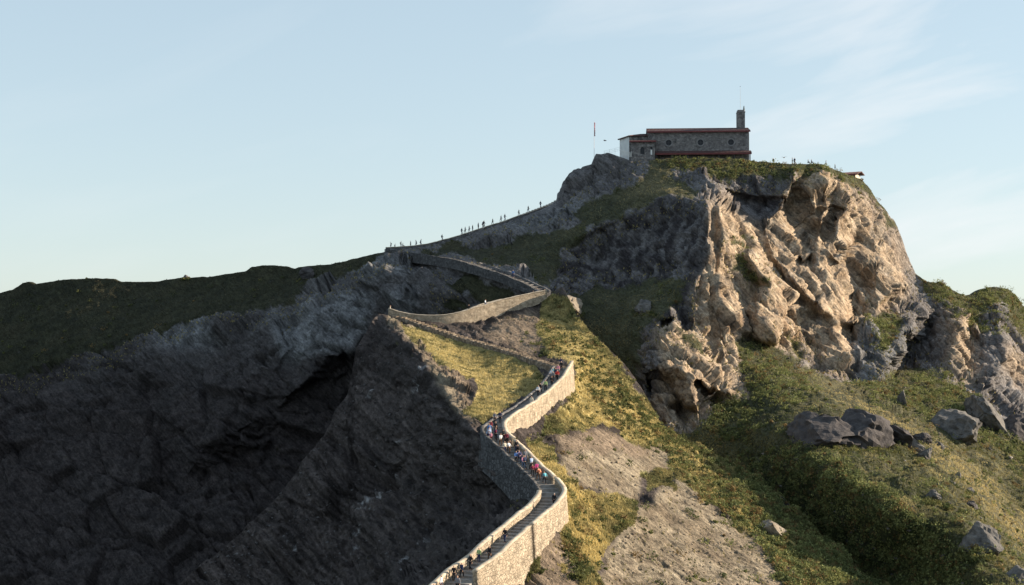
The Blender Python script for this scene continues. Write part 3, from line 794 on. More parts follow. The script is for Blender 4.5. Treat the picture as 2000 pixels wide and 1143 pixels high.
def albedo_B(V, px, py, g):
    n1 = fbm(V, 6, 4, 301, 0.6); n2 = fbm(V, 1.6, 4, 302, 0.6)
    sl = sample(msB, px, py); dt = sample(mdB, px, py)
    rock = lerp(C_(.040, .033, .031), C_(.080, .066, .061), 0.5 + n1)
    s = hrand(np.floor((V @ NBn + 2 * fbm(V, 9.0, 3, 43)) / 0.62).astype(int), np.zeros(len(V), int), np.zeros(len(V), int), 4)
    rock = rock * (0.55 + 0.9 * s)[:, None]
    pale = ((px < 860) & (py > 700)) * np.clip(fbm(V * np.array([1, 1, .5]), 5, 5, 305, .65) * 5 - 1.9, 0, 1)
    rock = lerp(rock, C_(.34, .33, .33), pale)
    rock = lerp(rock, lerp(C_(.165, .13, .092), C_(.275, .23, .168), 0.5 + n1 * 1.1 + n2 * 0.5), sl)
    crk = np.clip(1 - np.abs(fbm(V @ np.array([[.62, .775, 0], [.12, 0, 1], [.775, -.62, 0]]) * np.array([1, .25, .5]), 2.2, 4, 306, .6)) * 9, 0, 1)
    rock = lerp(rock, C_(.07, .055, .042), crk * .7 * sl)
    rock = lerp(rock, lerp(C_(.15, .115, .085), C_(.24, .185, .135), 0.5 + n2), dt)
    gr = lerp(C_(.06, .072, .025), C_(.11, .115, .04), 0.5 + n2)
    gr = lerp(gr, C_(.38, .30, .13), np.clip(sample(GOLD, px, py) * 0.85 + n1 * 0.5, 0, 1))
    gg = np.clip((g + n2 * 0.7 - 0.5) * 5 + 0.5, 0, 1)
    return lerp(rock, gr, gg)
def rgba(c):
    return np.concatenate([c, np.ones((len(c), 1))], 1)
def add_sheet(name, ALL, px, py, g, alb, label=None):
    nr, nc = ALL.shape[:2]
    V = ALL.reshape(-1, 3)
    me = mesh_np(name, V, grid_faces(nr, nc), {'alb': rgba(alb(V, px.ravel(), py.ravel(), g.ravel()))})
    o = link(name, me, MT)
    o['kind'] = 'structure'
    return o
print('meshes')
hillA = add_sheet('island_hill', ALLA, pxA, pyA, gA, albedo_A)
hillB = add_sheet('rocky_spur', ALLB, pxB, pyB, gB, albedo_B)

# sea far below, out to the horizon
m_sea = simple('sea_water', (.02, .045, .055), 0.12, 0.3, 0.05, 0.25)
sx = np.array([[-30000, -2000, -84], [30000, -2000, -84], [30000, 45000, -84], [-30000, 45000, -84]], float)
sea = link('sea', mesh_np('sea', sx, np.array([[0, 1, 2, 3]])), m_sea); sea['kind'] = 'structure'
# ------------------------------------------------------------------ stone steps and walls of the path
def stone_mat(name, c1, c2, mort, scale=2.4, bump=0.12):
    m, nt, b = new_mat(name)
    b.inputs['Roughness'].default_value = 0.92
    tcn = nt.nodes.new('ShaderNodeTexCoord')
    vo = nt.nodes.new('ShaderNodeTexVoronoi'); vo.inputs['Scale'].default_value = scale; vo.inputs['Randomness'].default_value = 0.9
    ve = nt.nodes.new('ShaderNodeTexVoronoi'); ve.feature = 'DISTANCE_TO_EDGE'; ve.inputs['Scale'].default_value = scale; ve.inputs['Randomness'].default_value = 0.9
    nz = nt.nodes.new('ShaderNodeTexNoise'); nz.inputs['Scale'].default_value = 1.1; nz.inputs['Detail'].default_value = 7; nz.inputs['Roughness'].default_value = .65
    for n in (vo, ve, nz):
        nt.links.new(tcn.outputs['Object'], n.inputs['Vector'])
    sp = nt.nodes.new('ShaderNodeSeparateColor'); nt.links.new(vo.outputs['Color'], sp.inputs[0])
    mx = nt.nodes.new('ShaderNodeMix'); mx.data_type = 'RGBA'; mx.inputs['A'].default_value = (*c1, 1); mx.inputs['B'].default_value = (*c2, 1)
    nt.links.new(sp.outputs[0], mx.inputs['Factor'])
    r = nt.nodes.new('ShaderNodeMapRange'); r.inputs['From Min'].default_value = 0.0; r.inputs['From Max'].default_value = 0.09
    nt.links.new(ve.outputs['Distance'], r.inputs['Value'])
    m2 = nt.nodes.new('ShaderNodeMix'); m2.data_type = 'RGBA'; m2.inputs['A'].default_value = (*mort, 1)
    nt.links.new(r.outputs[0], m2.inputs['Factor']); nt.links.new(mx.outputs['Result'], m2.inputs['B'])
    r3 = nt.nodes.new('ShaderNodeMapRange'); r3.inputs['From Min'].default_value = .3; r3.inputs['From Max'].default_value = .7; r3.inputs['To Min'].default_value = .6; r3.inputs['To Max'].default_value = 1.35
    nt.links.new(nz.outputs['Fac'], r3.inputs['Value'])
    sc = nt.nodes.new('ShaderNodeVectorMath'); sc.operation = 'SCALE'
    nt.links.new(m2.outputs['Result'], sc.inputs[0]); nt.links.new(r3.outputs[0], sc.inputs['Scale'])
    nt.links.new(sc.outputs[0], b.inputs['Base Color'])
    bp = nt.nodes.new('ShaderNodeBump'); bp.inputs['Distance'].default_value = bump
    nt.links.new(r.outputs[0], bp.inputs['Height']); nt.links.new(bp.outputs[0], b.inputs['Normal'])
    return m
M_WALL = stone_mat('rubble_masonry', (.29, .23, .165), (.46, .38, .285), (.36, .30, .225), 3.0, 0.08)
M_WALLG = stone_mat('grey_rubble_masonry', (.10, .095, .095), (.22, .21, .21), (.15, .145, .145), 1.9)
M_WALLD = stone_mat('shade_toned_rubble', (.055, .052, .052), (.13, .125, .125), (.07, .068, .068), 1.9)  # darkened rubble: shade on the left-hand walls put into the stone colour
M_DRY = stone_mat('weathered_rubble', (.15, .115, .085), (.32, .26, .20), (.19, .15, .11), 1.7, 0.2)
M_CHURCH = stone_mat('church_masonry', (.13, .12, .12), (.28, .26, .25), (.24, .225, .22), 1.6)
M_COPE = simple('lime_coping', (.42, .355, .275), 0.9, 0.3, 1.5, 0.05)
M_STEP = simple('worn_step_stone', (.26, .24, .22), 0.9, 0.3, 1.7, 0.04)

def frame(path):
    P = np.array([[p.x, p.y, p.z] for p in path])
    T = np.gradient(P, axis=0); T[:, 2] = 0
    for k in range(3): T[:, k] = np.convolve(np.pad(T[:, k], 3, mode='edge'), np.ones(7) / 7, 'valid')
    T /= np.maximum(np.linalg.norm(T, axis=1, keepdims=True), 1e-6)
    L = np.stack([-T[:, 1], T[:, 0], T[:, 2] * 0], 1)
    return P, T, L
def proj(V):
    V = np.atleast_2d(V)
    Yc = V[:, 1] * CT + V[:, 2] * ST; Zc = -V[:, 1] * ST + V[:, 2] * CT
    return np.stack([1000 + FPX * V[:, 0] / Yc, 571.5 - FPX * Zc / Yc], 1)
HALF = 1.25
def wall_loft(name, P, L, side, top, depth, label, cat='wall', mat=None, cope=True, thick=0.45, half=HALF, cope_mat=None, group=None, seed=0):
    """a wall along P on the given side (+1 left, -1 right), rising top metres and reaching depth metres below the path"""
    n = len(P)
    top = np.broadcast_to(np.asarray(top, float), (n,)); depth = np.broadcast_to(np.asarray(depth, float), (n,))
    up = 0.22 * fbm(P * 1.0, 3.0, 4, 400 + seed, .65)
    In = P + L * side * half; Out = P + L * side * (half + thick)
    prof = []
    kd = 26
    prof.append(In + np.array([0, 0, -0.4]))
    prof.append(In + np.stack([0 * up, 0 * up, top * .5], 1))
    prof.append(In + np.stack([0 * up, 0 * up, top + up], 1))
    prof.append(Out + np.stack([0 * up, 0 * up, top + up], 1))
    for k in range(1, kd + 1):
        t = k / kd
        z = (top + up) * (1 - t) - depth * t
        out = 0.07 * (top - z)           # batter
        q = Out + L * side * out[:, None]; q[:, 2] = P[:, 2] + z
        prof.append(q)
    A = np.array(prof).transpose(1, 0, 2)          # n x m x 3
    V = A.reshape(-1, 3)
    r = facets(V / np.array([0.42, 0.42, 0.34]), 500 + seed, 1.0, 0.5)
    w = np.zeros(A.shape[:2]); w[:, 4:] = 1; w[:, 1] = .4
    A = A + L[:, None, :] * side * (r.reshape(A.shape[:2]) * 0.11 * w)[:, :, None]
    V = A.reshape(-1, 3)
    nv = len(V); m = A.shape[1]
    F = grid_faces(n, m)
    base = P[len(P) // 2].copy(); 
    root = empty(name, tuple(base))
    tag(root, label, cat, group)
    me = mesh_np('masonry', V - base, F)
    # end caps
    bm = bmesh.new(); bm.from_mesh(me); bm.verts.ensure_lookup_table()
    for i in (0, n - 1):
        ring = [bm.verts[i * m + j] for j in range(m)]
        try: bm.faces.new(ring)
        except ValueError: pass
    bm.to_mesh(me); bm.free()
    link('masonry', me, mat or M_WALL, root)
    if cope:
        c = []
        for off, dz in ((-.06, -.02), (-.06, .10), (thick / 2, .17), (thick + .07, .10), (thick + .07, -.02)):
            q = P + L * side * (half + off); q[:, 2] += top + up + dz + 0.02 * fbm(P, .7, 2, 430)
            c.append(q)
        c.append(c[0])
        Cn = np.array(c).transpose(1, 0, 2)
        me = mesh_np('coping', Cn.reshape(-1, 3) - base, grid_faces(n, 6))
        bm = bmesh.new(); bm.from_mesh(me); bm.verts.ensure_lookup_table()
        for i in (0, n - 1):
            bm.faces.new([bm.verts[i * 6 + j] for j in range(5)])
        bm.to_mesh(me); bm.free()
        link('coping', me, cope_mat or M_COPE, root)
    return root
fr = {k: frame(v) for k, v in paths.items()}
def steps(seg, label, tread=1.0, half=HALF, mat=None):
    P, T, L = fr[seg]
    base = P[0]
    root = empty('stone_stairway', tuple(base)); tag(root, label, 'stairway')
    k = max(1, int(round(tread / 0.5)))
    for i in range(0, len(P) - k, k):
        a, b = P[i], P[i + k]
        zt = max(a[2], b[2]); up = b[2] - a[2]
        V = []
        for q, l in ((a, L[i]), (b, L[i + k])):
            for s in (1, -1):
                for z in (zt - 0.75, zt):
                    p = q + l * s * (half + 0.03); V.append((p[0] - base[0], p[1] - base[1], z - base[2]))
        F = [(0, 1, 3, 2), (4, 6, 7, 5), (0, 4, 5, 1), (2, 3, 7, 6), (1, 5, 7, 3), (0, 2, 6, 4)]
        me = bpy.data.meshes.new('step'); me.from_pydata(V, [], F)
        link('step', me, mat or M_STEP, root)
    return root
steps('A', 'grey stone steps of the lower path snaking between two parapets up the spur')
steps('B', 'stone steps climbing left above the golden grass triangle towards the sunlit hairpin corner', 1.5, 0.75, M_DRY)
steps('C', 'short stone path along the top of the sunlit retaining wall below the hill', 1.5)
steps('D', 'shaded stone steps climbing left from the sunlit bend to the ridge hairpin', 1.5, 1.0, M_WALLG)
steps('E', 'top flight of stone steps along the skyline ridge towards the church', 1.0)
# lower path: right (sunlit) wall in three runs, left (shaded) wall in two
PA_, TA_, LA_ = fr['A']
prA = proj(PA_)
def near(seg, px, py):
    q = proj(fr[seg][0]); return int(np.argmin((q[:, 0] - px) ** 2 + (q[:, 1] - py) ** 2))
i1 = near('A', 905, 1140); i2 = near('A', 1010, 1045); i3 = near('A', 1078, 975); i4 = near('A', 985, 876); i5 = len(PA_) - 1
def run(seg, a, b, *args, **kw):
    P, T, L = fr[seg]
    return wall_loft('parapet_wall', P[a:b + 1], L[a:b + 1], *args, **kw)
run('A', i1, i2, -1, 1.05, 7.5, 'tall sunlit rubble wall lowest on the path, rising from the bottom edge to the dark vertical joint', seed=1)
run('A', i2 + 1, i3 + 6, -1, 1.05, 6.0, 'curved sunlit rubble wall wrapping the outer side of the sharp lower bend', seed=2)
run('A', i3 + 7, i4, -1, 0.95, 1.6, 'low right parapet running up from the sharp bend beside the crowded steps', seed=3)
run('A', i4 + 1, i5, -1, 1.05, 5.0, 'bright buff retaining wall between the crowded corner and the upper right end of the lower path', seed=4)
run('A', 0, i3, 1, 1.0, 1.6, 'left parapet of the lowest flight with a sunlit coping and bluish inner face', seed=5)
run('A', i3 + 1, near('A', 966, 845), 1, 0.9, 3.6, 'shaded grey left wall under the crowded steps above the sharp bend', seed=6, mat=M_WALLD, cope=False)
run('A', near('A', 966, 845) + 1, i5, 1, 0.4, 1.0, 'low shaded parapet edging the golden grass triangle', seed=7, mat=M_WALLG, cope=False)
nB = len(fr['B'][0]); nC = len(fr['C'][0]); nD = len(fr['D'][0]); nE = len(fr['E'][0])
run('B', 2, nB - 3, 1, 0.05, np.linspace(1.2, 1.9, nB - 4), 'long weathered rubble wall slanting across the slope above the golden grass', seed=8, cope=False, mat=M_DRY, half=0.75)
run('C', 0, nC - 1, -1, 0.95, np.interp(np.linspace(0, 1, nC), [0, .2, .45, .8, 1], [1.2, 1.6, 3.6, 2.2, 1.2]), 'cream sunlit retaining wall sweeping up to the bend on top of the spur', seed=9)
run('C', nC // 3, nC - 1, 1, 0.75, 1.0, 'thin back parapet behind the steps on top of the cream retaining wall', seed=10)
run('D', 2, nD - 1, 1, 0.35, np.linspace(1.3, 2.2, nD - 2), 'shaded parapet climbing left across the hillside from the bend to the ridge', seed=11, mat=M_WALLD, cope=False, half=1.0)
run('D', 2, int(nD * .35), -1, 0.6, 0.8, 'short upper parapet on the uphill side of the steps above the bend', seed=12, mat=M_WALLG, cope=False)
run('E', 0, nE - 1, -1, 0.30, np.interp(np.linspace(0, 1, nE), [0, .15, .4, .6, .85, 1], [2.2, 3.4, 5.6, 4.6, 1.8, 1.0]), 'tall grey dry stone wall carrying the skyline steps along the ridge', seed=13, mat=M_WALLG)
# ------------------------------------------------------------------ chapel on the summit
def box(bm, x0, x1, y0, y1, z0, z1):
    vs = [bm.verts.new((x, y, z)) for x in (x0, x1) for y in (y0, y1) for z in (z0, z1)]
    for f in ((0, 1, 3, 2), (4, 6, 7, 5), (0, 4, 5, 1), (2, 3, 7, 6), (1, 5, 7, 3), (0, 2, 6, 4)):
        bm.faces.new([vs[i] for i in f])
def fin(name, bm, mat, parent=None, bevel=0.0):
    if bevel > 0:
        bmesh.ops.bevel(bm, geom=bm.edges[:], offset=bevel, segments=1, affect='EDGES')
    bmesh.ops.recalc_face_normals(bm, faces=bm.faces)
    me = bpy.data.meshes.new(name); bm.to_mesh(me); bm.free()
    return link(name, me, mat, parent)
def cyl(bm, p0, p1, r0, r1=None, n=8, caps=True):
    r1 = r0 if r1 is None else r1
    p0 = Vector(p0); p1 = Vector(p1); d = (p1 - p0).normalized()
    a = d.orthogonal().normalized(); b = d.cross(a)
    R = []
    for p, r in ((p0, r0), (p1, r1)):
        R.append([bm.verts.new(p + a * r * math.cos(2 * math.pi * i / n) + b * r * math.sin(2 * math.pi * i / n)) for i in range(n)])
    for i in range(n):
        bm.faces.new([R[0][i], R[0][(i + 1) % n], R[1][(i + 1) % n], R[1][i]])
    if caps:
        bm.faces.new(R[0][::-1]); bm.faces.new(R[1])
M_TILE = simple('red_clay_tiles', (.105, .058, .055), 0.85, 0.35, 1.2, 0.03)
M_TRIM = simple('red_painted_timber', (.15, .045, .045), 0.7, 0.2, 2.0)
M_WHITE = simple('whitewashed_render', (.72, .72, .70), 0.8, 0.08, 0.8)
M_DARKG = simple('dark_window_glass', (.02, .022, .03), 0.25)
M_GREYF = simple('grey_window_stone', (.22, .21, .21), 0.85, 0.2, 3)
M_IRON = simple('dark_iron', (.05, .05, .055), 0.6)
M_RAILW = simple('white_painted_rail', (.75, .73, .68), 0.6)
M_STATUE = simple('weathered_bronze', (.06, .075, .065), 0.6)
DC = 367.0
KC = DC / FPX
O = UP(1266, 309, DC)            # foot of the nave's near left corner
def X(px): return (px - 1266) * KC * 1.0
def Z(py): return (309 - py) * KC
church = empty('church', O, rad(-3.5))
tag(church, 'grey stone chapel with red tiled roof and slim belfry on the summit', 'church')
LN = X(1462); DN = 9.5; ZE = Z(257)
# --- nave walls with round openings
def wall_with_holes(name, mat, parent, L, H, thick, holes, x0=0.0, y0=0.0, z0=-2.5, arch=None):
    """front wall in the XZ plane from x0 to x0+L; round or arched openings cut through by triangulation"""
    pts = []; edges = []; 
    def loop(ps):
        b = len(pts); pts.extend(Vector(p) for p in ps); edges.extend([(b + i, b + (i + 1) % len(ps)) for i in range(len(ps))])
    loop([(x0, z0), (x0 + L, z0), (x0 + L, H), (x0, H)])
    hl = []
    for (cx, cz, r, kind, hh) in holes:
        if kind == 'round':
            ps = [(cx + r * math.cos(a * math.pi / 12), cz + r * math.sin(a * math.pi / 12)) for a in range(24)]
        else:
            ps = [(cx - r, cz), (cx + r, cz)] + [(cx + r * math.cos(a * math.pi / 10), cz + hh + r * math.sin(a * math.pi / 10)) for a in range(0, 11)]
        hl.append(ps); loop(ps)
    r = delaunay_2d_cdt(pts, edges, [], 1, 1e-5)
    bm = bmesh.new()
    def inside(c):
        for ps in hl:
            if in_poly(ps, np.array([c[0]]), np.array([c[1]]))[0]: return True
        return False
    A = [bm.verts.new((v.x, y0, v.y)) for v in r[0]]; B = [bm.verts.new((v.x, y0 + thick, v.y)) for v in r[0]]
    for f in r[2]:
        c = sum((r[0][i] for i in f), Vector((0, 0))) / len(f)
        if inside(c): continue
        bm.faces.new([A[i] for i in f]); bm.faces.new([B[i] for i in f][::-1])
    cnt = {}
    for f in bm.faces:
        for e in f.edges: cnt[e] = len(e.link_faces)
    bd = [e for e in bm.edges if len(e.link_faces) == 1 and abs(e.verts[0].co.y - y0) < 1e-6 and abs(e.verts[1].co.y - y0) < 1e-6]
    mp = {a: b for a, b in zip(A, B)}
    for e in bd:
        a, b = e.verts
        try: bm.faces.new([a, b, mp[b], mp[a]])
        except ValueError: pass
    return fin(name, bm, mat, parent)
RW = [(X(1306), Z(279), 0.92, 'round', 0), (X(1368), Z(279), 0.92, 'round', 0), (X(1427), Z(279), 0.92, 'round', 0)]
wall_with_holes('wall', M_CHURCH, church, LN, ZE, 0.6, RW)
bm = bmesh.new(); box(bm, 0, LN, DN - .6, DN, -2.5, ZE); fin('wall', bm, M_CHURCH, church)
for gx, nm in ((0.0, 'wall'), (LN - .6, 'wall')):
    bm = bmesh.new()
    prof = [(0.61, -2.5), (DN - .61, -2.5), (DN - .61, ZE), (DN / 2, ZE + DN / 2 * .25), (0.61, ZE)]
    a = [bm.verts.new((gx, y, z)) for y, z in prof]; b = [bm.verts.new((gx + .6, y, z)) for y, z in prof]
    bm.faces.new(a); bm.faces.new(b[::-1])
    for i in range(5): bm.faces.new([a[i], b[i], b[(i + 1) % 5], a[(i + 1) % 5]])
    fin(nm, bm, M_CHURCH, church)
for cx, cz, r, _, _ in RW:
    bm = bmesh.new()
    n = 24
    R = [[bm.verts.new((cx + q * math.cos(2 * math.pi * i / n), y, cz + q * math.sin(2 * math.pi * i / n))) for i in range(n)] for q, y in ((r - .16, .1), (r - .16, -.08), (r + .16, -.1), (r + .16, .1))]
    for k in range(4):
        for i in range(n):
            bm.faces.new([R[k][i], R[k][(i + 1) % n], R[(k + 1) % 4][(i + 1) % n], R[(k + 1) % 4][i]])
    w = fin('round_window', bm, M_GREYF, church)
    bm = bmesh.new(); cyl(bm, (cx, .16, cz), (cx, .2, cz), r - .1, n=24); fin('pane', bm, M_DARKG, w)
    bm = bmesh.new(); box(bm, cx - .04, cx + .04, .08, .15, cz - r + .14, cz + r - .14); box(bm, cx - r + .14, cx + r - .14, .085, .145, cz - .04, cz + .04); fin('glazing_bar', bm, M_IRON, w)
# quoins at the right corner
for k in range(10):
    z0 = -0.4 + k * .66
    w = .85 if k % 2 else .5
    bm = bmesh.new(); box(bm, LN - w, LN + .05, -.05, .55 if k % 2 else .85, z0 + .02, z0 + .62)
    fin('quoin', bm, M_GREYF, church, 0.03)
# --- corrugated tile roofs
def tile_slope(name, p00, p10, p11, p01, period=0.36, amp=0.07, thick=0.14, parent=None, mat=None):
    """a slope between eave p00-p10 and top p01-p11 with tile channels running up the slope"""
    p00, p10, p11, p01 = map(Vector, (p00, p10, p11, p01))
    L = (p10 - p00).length; n = max(4, int(L / period) * 4)
    nn = (p10 - p00).cross(p01 - p00).normalized()
    if nn.z < 0: nn = -nn
    V = []; rows = 2
    top = []; bot = []
    for j in range(rows):
        for i in range(n + 1):
            u = i / n
            a = p00.lerp(p10, u); b = p01.lerp(p11, u)
            q = a.lerp(b, j / (rows - 1))
            V.append(q + nn * (thick + amp * math.cos(i * math.pi / 2) * (1 if i % 4 != 2 else .4)))
    k = len(V)
    for j in range(rows):
        for i in range(n + 1):
            u = i / n
            V.append(p00.lerp(p10, u).lerp(p01.lerp(p11, u), j / (rows - 1)))
    F = []
    w = n + 1
    for i in range(n):
        F.append((i, i + 1, w + i + 1, w + i)); F.append((k + i, k + w + i, k + w + i + 1, k + i + 1))
        F.append((i, k + i, k + i + 1, i + 1)); F.append((w + i, w + i + 1, k + w + i + 1, k + w + i))
    F.append((0, w, k + w, k)); F.append((n, k + n, k + w + n, w + n))
    me = bpy.data.meshes.new(name); me.from_pydata([tuple(v) for v in V], [], F)
    return link(name, me, mat or M_TILE, parent)
oh = 0.55
zr = ZE + DN / 2 * .25
tile_slope('roof', (-.3, -oh, ZE - oh * .25), (LN + .3, -oh, ZE - oh * .25), (LN + .3, DN / 2, zr), (-.3, DN / 2, zr), parent=church)
tile_slope('roof', (LN + .3, DN + oh, ZE - oh * .25), (-.3, DN + oh, ZE - oh * .25), (-.3, DN / 2, zr), (LN + .3, DN / 2, zr), parent=church)
bm = bmesh.new(); box(bm, -.32, LN + .32, -oh - .09, -oh - .005, ZE - oh * .25 - .2, ZE - oh * .25 + .16); fin('eaves_board', bm, M_TRIM, church)
bm = bmesh.new(); cyl(bm, (-.32, DN / 2, zr + .12), (LN + .32, DN / 2, zr + .12), .17, n=8); fin('ridge_tiles', bm, M_TILE, church)
# --- lean-to roof of the porch along the foot
xl, xr = X(1279), X(1465); zt = Z(296.5); ze = Z(302.5)
tile_slope('porch_roof', (xl, -2.6, ze), (xr, -2.6, ze), (xr, -.004, zt), (xl, -.004, zt), parent=church)
bm = bmesh.new(); box(bm, xl, xr, -2.72, -2.605, ze - .34, ze + .05); fin('porch_fascia', bm, M_TRIM, church)
for k in range(7):
    x = xl + .4 + (xr - xl - .8) * k / 6
    bm = bmesh.new(); box(bm, x - .12, x + .12, -2.45, -2.21, ze - 2.9, ze - .02); fin('porch_post', bm, M_IRON, church)
# --- side chapel with arched window
cx0, cx1 = X(1232.5), X(1278); cy = -3.4; zc = Z(280)
wall_with_holes('side_chapel_wall', M_CHURCH, church, cx1 - cx0, zc, .5, [(X(1254), Z(304), .52, 'arch', 1.25), (X(1271.5), Z(294.5), .30, 'arch', .35)], cx0, cy, -1.5)
bm = bmesh.new(); box(bm, cx0, cx0 + .5, cy + .501, -.003, -1.5, zc); fin('side_chapel_wall', bm, M_CHURCH, church)
bm = bmesh.new(); box(bm, cx1 - .5, cx1, cy + .501, -.003, -1.5, zc); fin('side_chapel_wall', bm, M_CHURCH, church)
bm = bmesh.new(); box(bm, X(1254) - .5, X(1254) + .5, cy + .3, cy + .34, Z(304), Z(304) + 1.8); w = fin('arched_window', bm, M_DARKG, church)
bm = bmesh.new(); box(bm, X(1254) - .03, X(1254) + .03, cy + .24, cy + .29, Z(304), Z(304) + 1.7); fin('glazing_bar', bm, M_IRON, w)
bm = bmesh.new(); box(bm, X(1271.5) - .3, X(1271.5) + .3, cy + .3, cy + .34, Z(294.5), Z(294.5) + .7); fin('small_window', bm, M_DARKG, church)
bm = bmesh.new(); box(bm, X(1271.3) - .2, X(1271.3) + .2, cy - .07, cy - .003, Z(305.5), Z(296)); fin('white_panel', bm, M_WHITE, church)
tile_slope('side_chapel_roof', (cx0 - .5, cy - .5, zc), (cx1 + .35, cy - .5, zc), (cx1 + .35, -.01, zc + .75), (cx0 - .1, -.01, zc + .75), parent=church)
bm = bmesh.new(); box(bm, cx0 - .52, cx1 + .36, cy - .6, cy - .505, zc - .16, zc + .16); fin('eaves_board', bm, M_TRIM, church)
# --- polygonal apse, whitewashed on its seaward faces
ap = [(0, .5), (X(1229), .5), (X(1213), 4.0), (X(1211), DN - 4.0), (X(1229), DN - .5), (0, DN - .5)]
za = Z(265.5)
for k in range(5):
    (x0, y0), (x1, y1) = ap[k], ap[k + 1]
    bm = bmesh.new()
    vs = [bm.verts.new(p) for p in ((x0, y0, -2.5), (x1, y1, -2.5), (x1, y1, za), (x0, y0, za))]
    f = bm.faces.new(vs); r = bmesh.ops.extrude_face_region(bm, geom=[f])
    d = Vector((-(y1 - y0), (x1 - x0), 0)).normalized() * -.35
    if k in (0,): d = Vector((0, .35, 0))
    bmesh.ops.translate(bm, verts=[v for v in r['geom'] if isinstance(v, bmesh.types.BMVert)], vec=d)
    fin('apse_wall', bm, M_WHITE if k in (1, 2, 3) else M_CHURCH, church)
apex = Vector((X(1252), DN / 2, Z(258)))
cen = Vector((X(1245), DN / 2, 0))
for k in range(5):
    a = Vector((*ap[k], 0)); b = Vector((*ap[k + 1], 0))
    ea = cen + (a - cen) * 1.11; eb = cen + (b - cen) * 1.11
    if k == 0: ea.x = -.01
    if k == 4: eb.x = -.01
    ea.z = eb.z = za - .05 * k
    if k in (1, 2): ea.z = eb.z = za - .3
    if k == 1: ea.z = za - .03
    t0 = Vector((-.01, DN / 2, Z(257.5))) if k in (0, 4) else apex
    if k == 0: tile_slope('apse_roof', eb, ea, t0, apex, parent=church)
    elif k == 4: tile_slope('apse_roof', ea, eb, t0, apex, parent=church)
    else: tile_slope('apse_roof', ea, eb, apex + Vector((.02, 0, 0)), apex, parent=church)
# --- belfry
bx0, bx1 = X(1442), X(1457); by0, by1 = DN / 2 - 1.4, DN / 2 + 1.4
zb = Z(217)
bm = bmesh.new(); box(bm, bx0, bx1, by0, by1, ZE - .5, zb); bel = fin('belfry', bm, M_CHURCH, church)
bm = bmesh.new(); box(bm, bx0 - .06, bx1 + .12, by0 - .1, by1 + .1, zb + .003, zb + .28); fin('cornice', bm, M_GREYF, bel, 0.05)
bm = bmesh.new(); box(bm, bx0 + .05, bx1 - .05, by0 + .05, by1 - .05, zb + .283, Z(211.5)); fin('cap', bm, M_GREYF, bel, 0.12)
bm = bmesh.new()
cyl(bm, (X(1456), DN / 2, Z(211.5)), (X(1456), DN / 2, Z(209)), .26, .2); cyl(bm, (X(1456), DN / 2, Z(209)), (X(1456), DN / 2, Z(204.6)), .2, .13); cyl(bm, (X(1456), DN / 2, Z(204.6)), (X(1456.3), DN / 2, Z(202.4)), .12, .08)
fin('statue', bm, M_STATUE, bel)
bm = bmesh.new(); cyl(bm, (X(1449), DN / 2, Z(211.5)), (X(1449), DN / 2, Z(165)), .035, .02, 6); 
rod = fin('lightning_rod', bm, simple('pale_steel', (.45, .42, .40), 0.5), bel)
bm = bmesh.new(); bmesh.ops.create_icosphere(bm, subdivisions=1, radius=.11, matrix=Matrix.Translation((X(1449), DN / 2, Z(164)))); fin('finial', bm, M_IRON, rod)
# --- terrace wall below the side chapel
bm = bmesh.new()
tw = UP(1233, 344, 361.5)
bmesh.ops.create_grid(bm, x_segments=20, y_segments=20, size=.5)
W_, H_ = 30 * KC, 37 * KC
for v in bm.verts: v.co = Vector(((v.co.x + .5) * W_, 0.08 * math.sin(v.co.x * 40) * math.cos(v.co.y * 33), (v.co.y + .5) * H_))
r = bmesh.ops.extrude_face_region(bm, geom=bm.faces[:]); bmesh.ops.translate(bm, verts=[v for v in r['geom'] if isinstance(v, bmesh.types.BMVert)], vec=(0, 4, 0))
o = fin('terrace_wall', bm, M_CHURCH); o.location = tw; tag(o, 'grey stone terrace wall directly below the arched side chapel window', 'wall')
# --- white railing by the apse
ra = empty('railing', UP(1212, 305, 364)); tag(ra, 'white slatted railing beside the whitewashed apse', 'railing')
p0 = Vector((0, 0, 0)); p1 = Vector((20 * KC, -1.5, -1.0))
for k in range(5):
    bm = bmesh.new(); z = .55 + k * .25; a = p0 + Vector((0, 0, z)); b = p1 + Vector((0, 0, z)); cyl(bm, a, b, .055, n=6); fin('rail', bm, M_RAILW, ra)
for k in range(4):
    q = p0.lerp(p1, k / 3); bm = bmesh.new(); cyl(bm, q + Vector((0, .08, -1)), q + Vector((0, .08, 2.1)), .05, n=6); fin('post', bm, M_RAILW, ra)
ra2 = empty('railing', UP(1180, 306, 366)); tag(ra2, 'thin pale wire railing on the rock left of the slatted railing', 'railing')
p0 = Vector((0, 0, 0.1)); p1 = Vector((31 * KC, -1.2, 1.0))
for k in range(3):
    bm = bmesh.new(); z = .5 + k * .4; cyl(bm, p0 + Vector((0, 0, z)), p1 + Vector((0, 0, z)), .022, n=5); fin('rail', bm, M_RAILW, ra2)
for k in range(4):
    q = p0.lerp(p1, k / 3); bm = bmesh.new(); cyl(bm, q + Vector((0, .05, -1)), q + Vector((0, .05, 1.4)), .03, n=5); fin('post', bm, M_RAILW, ra2)
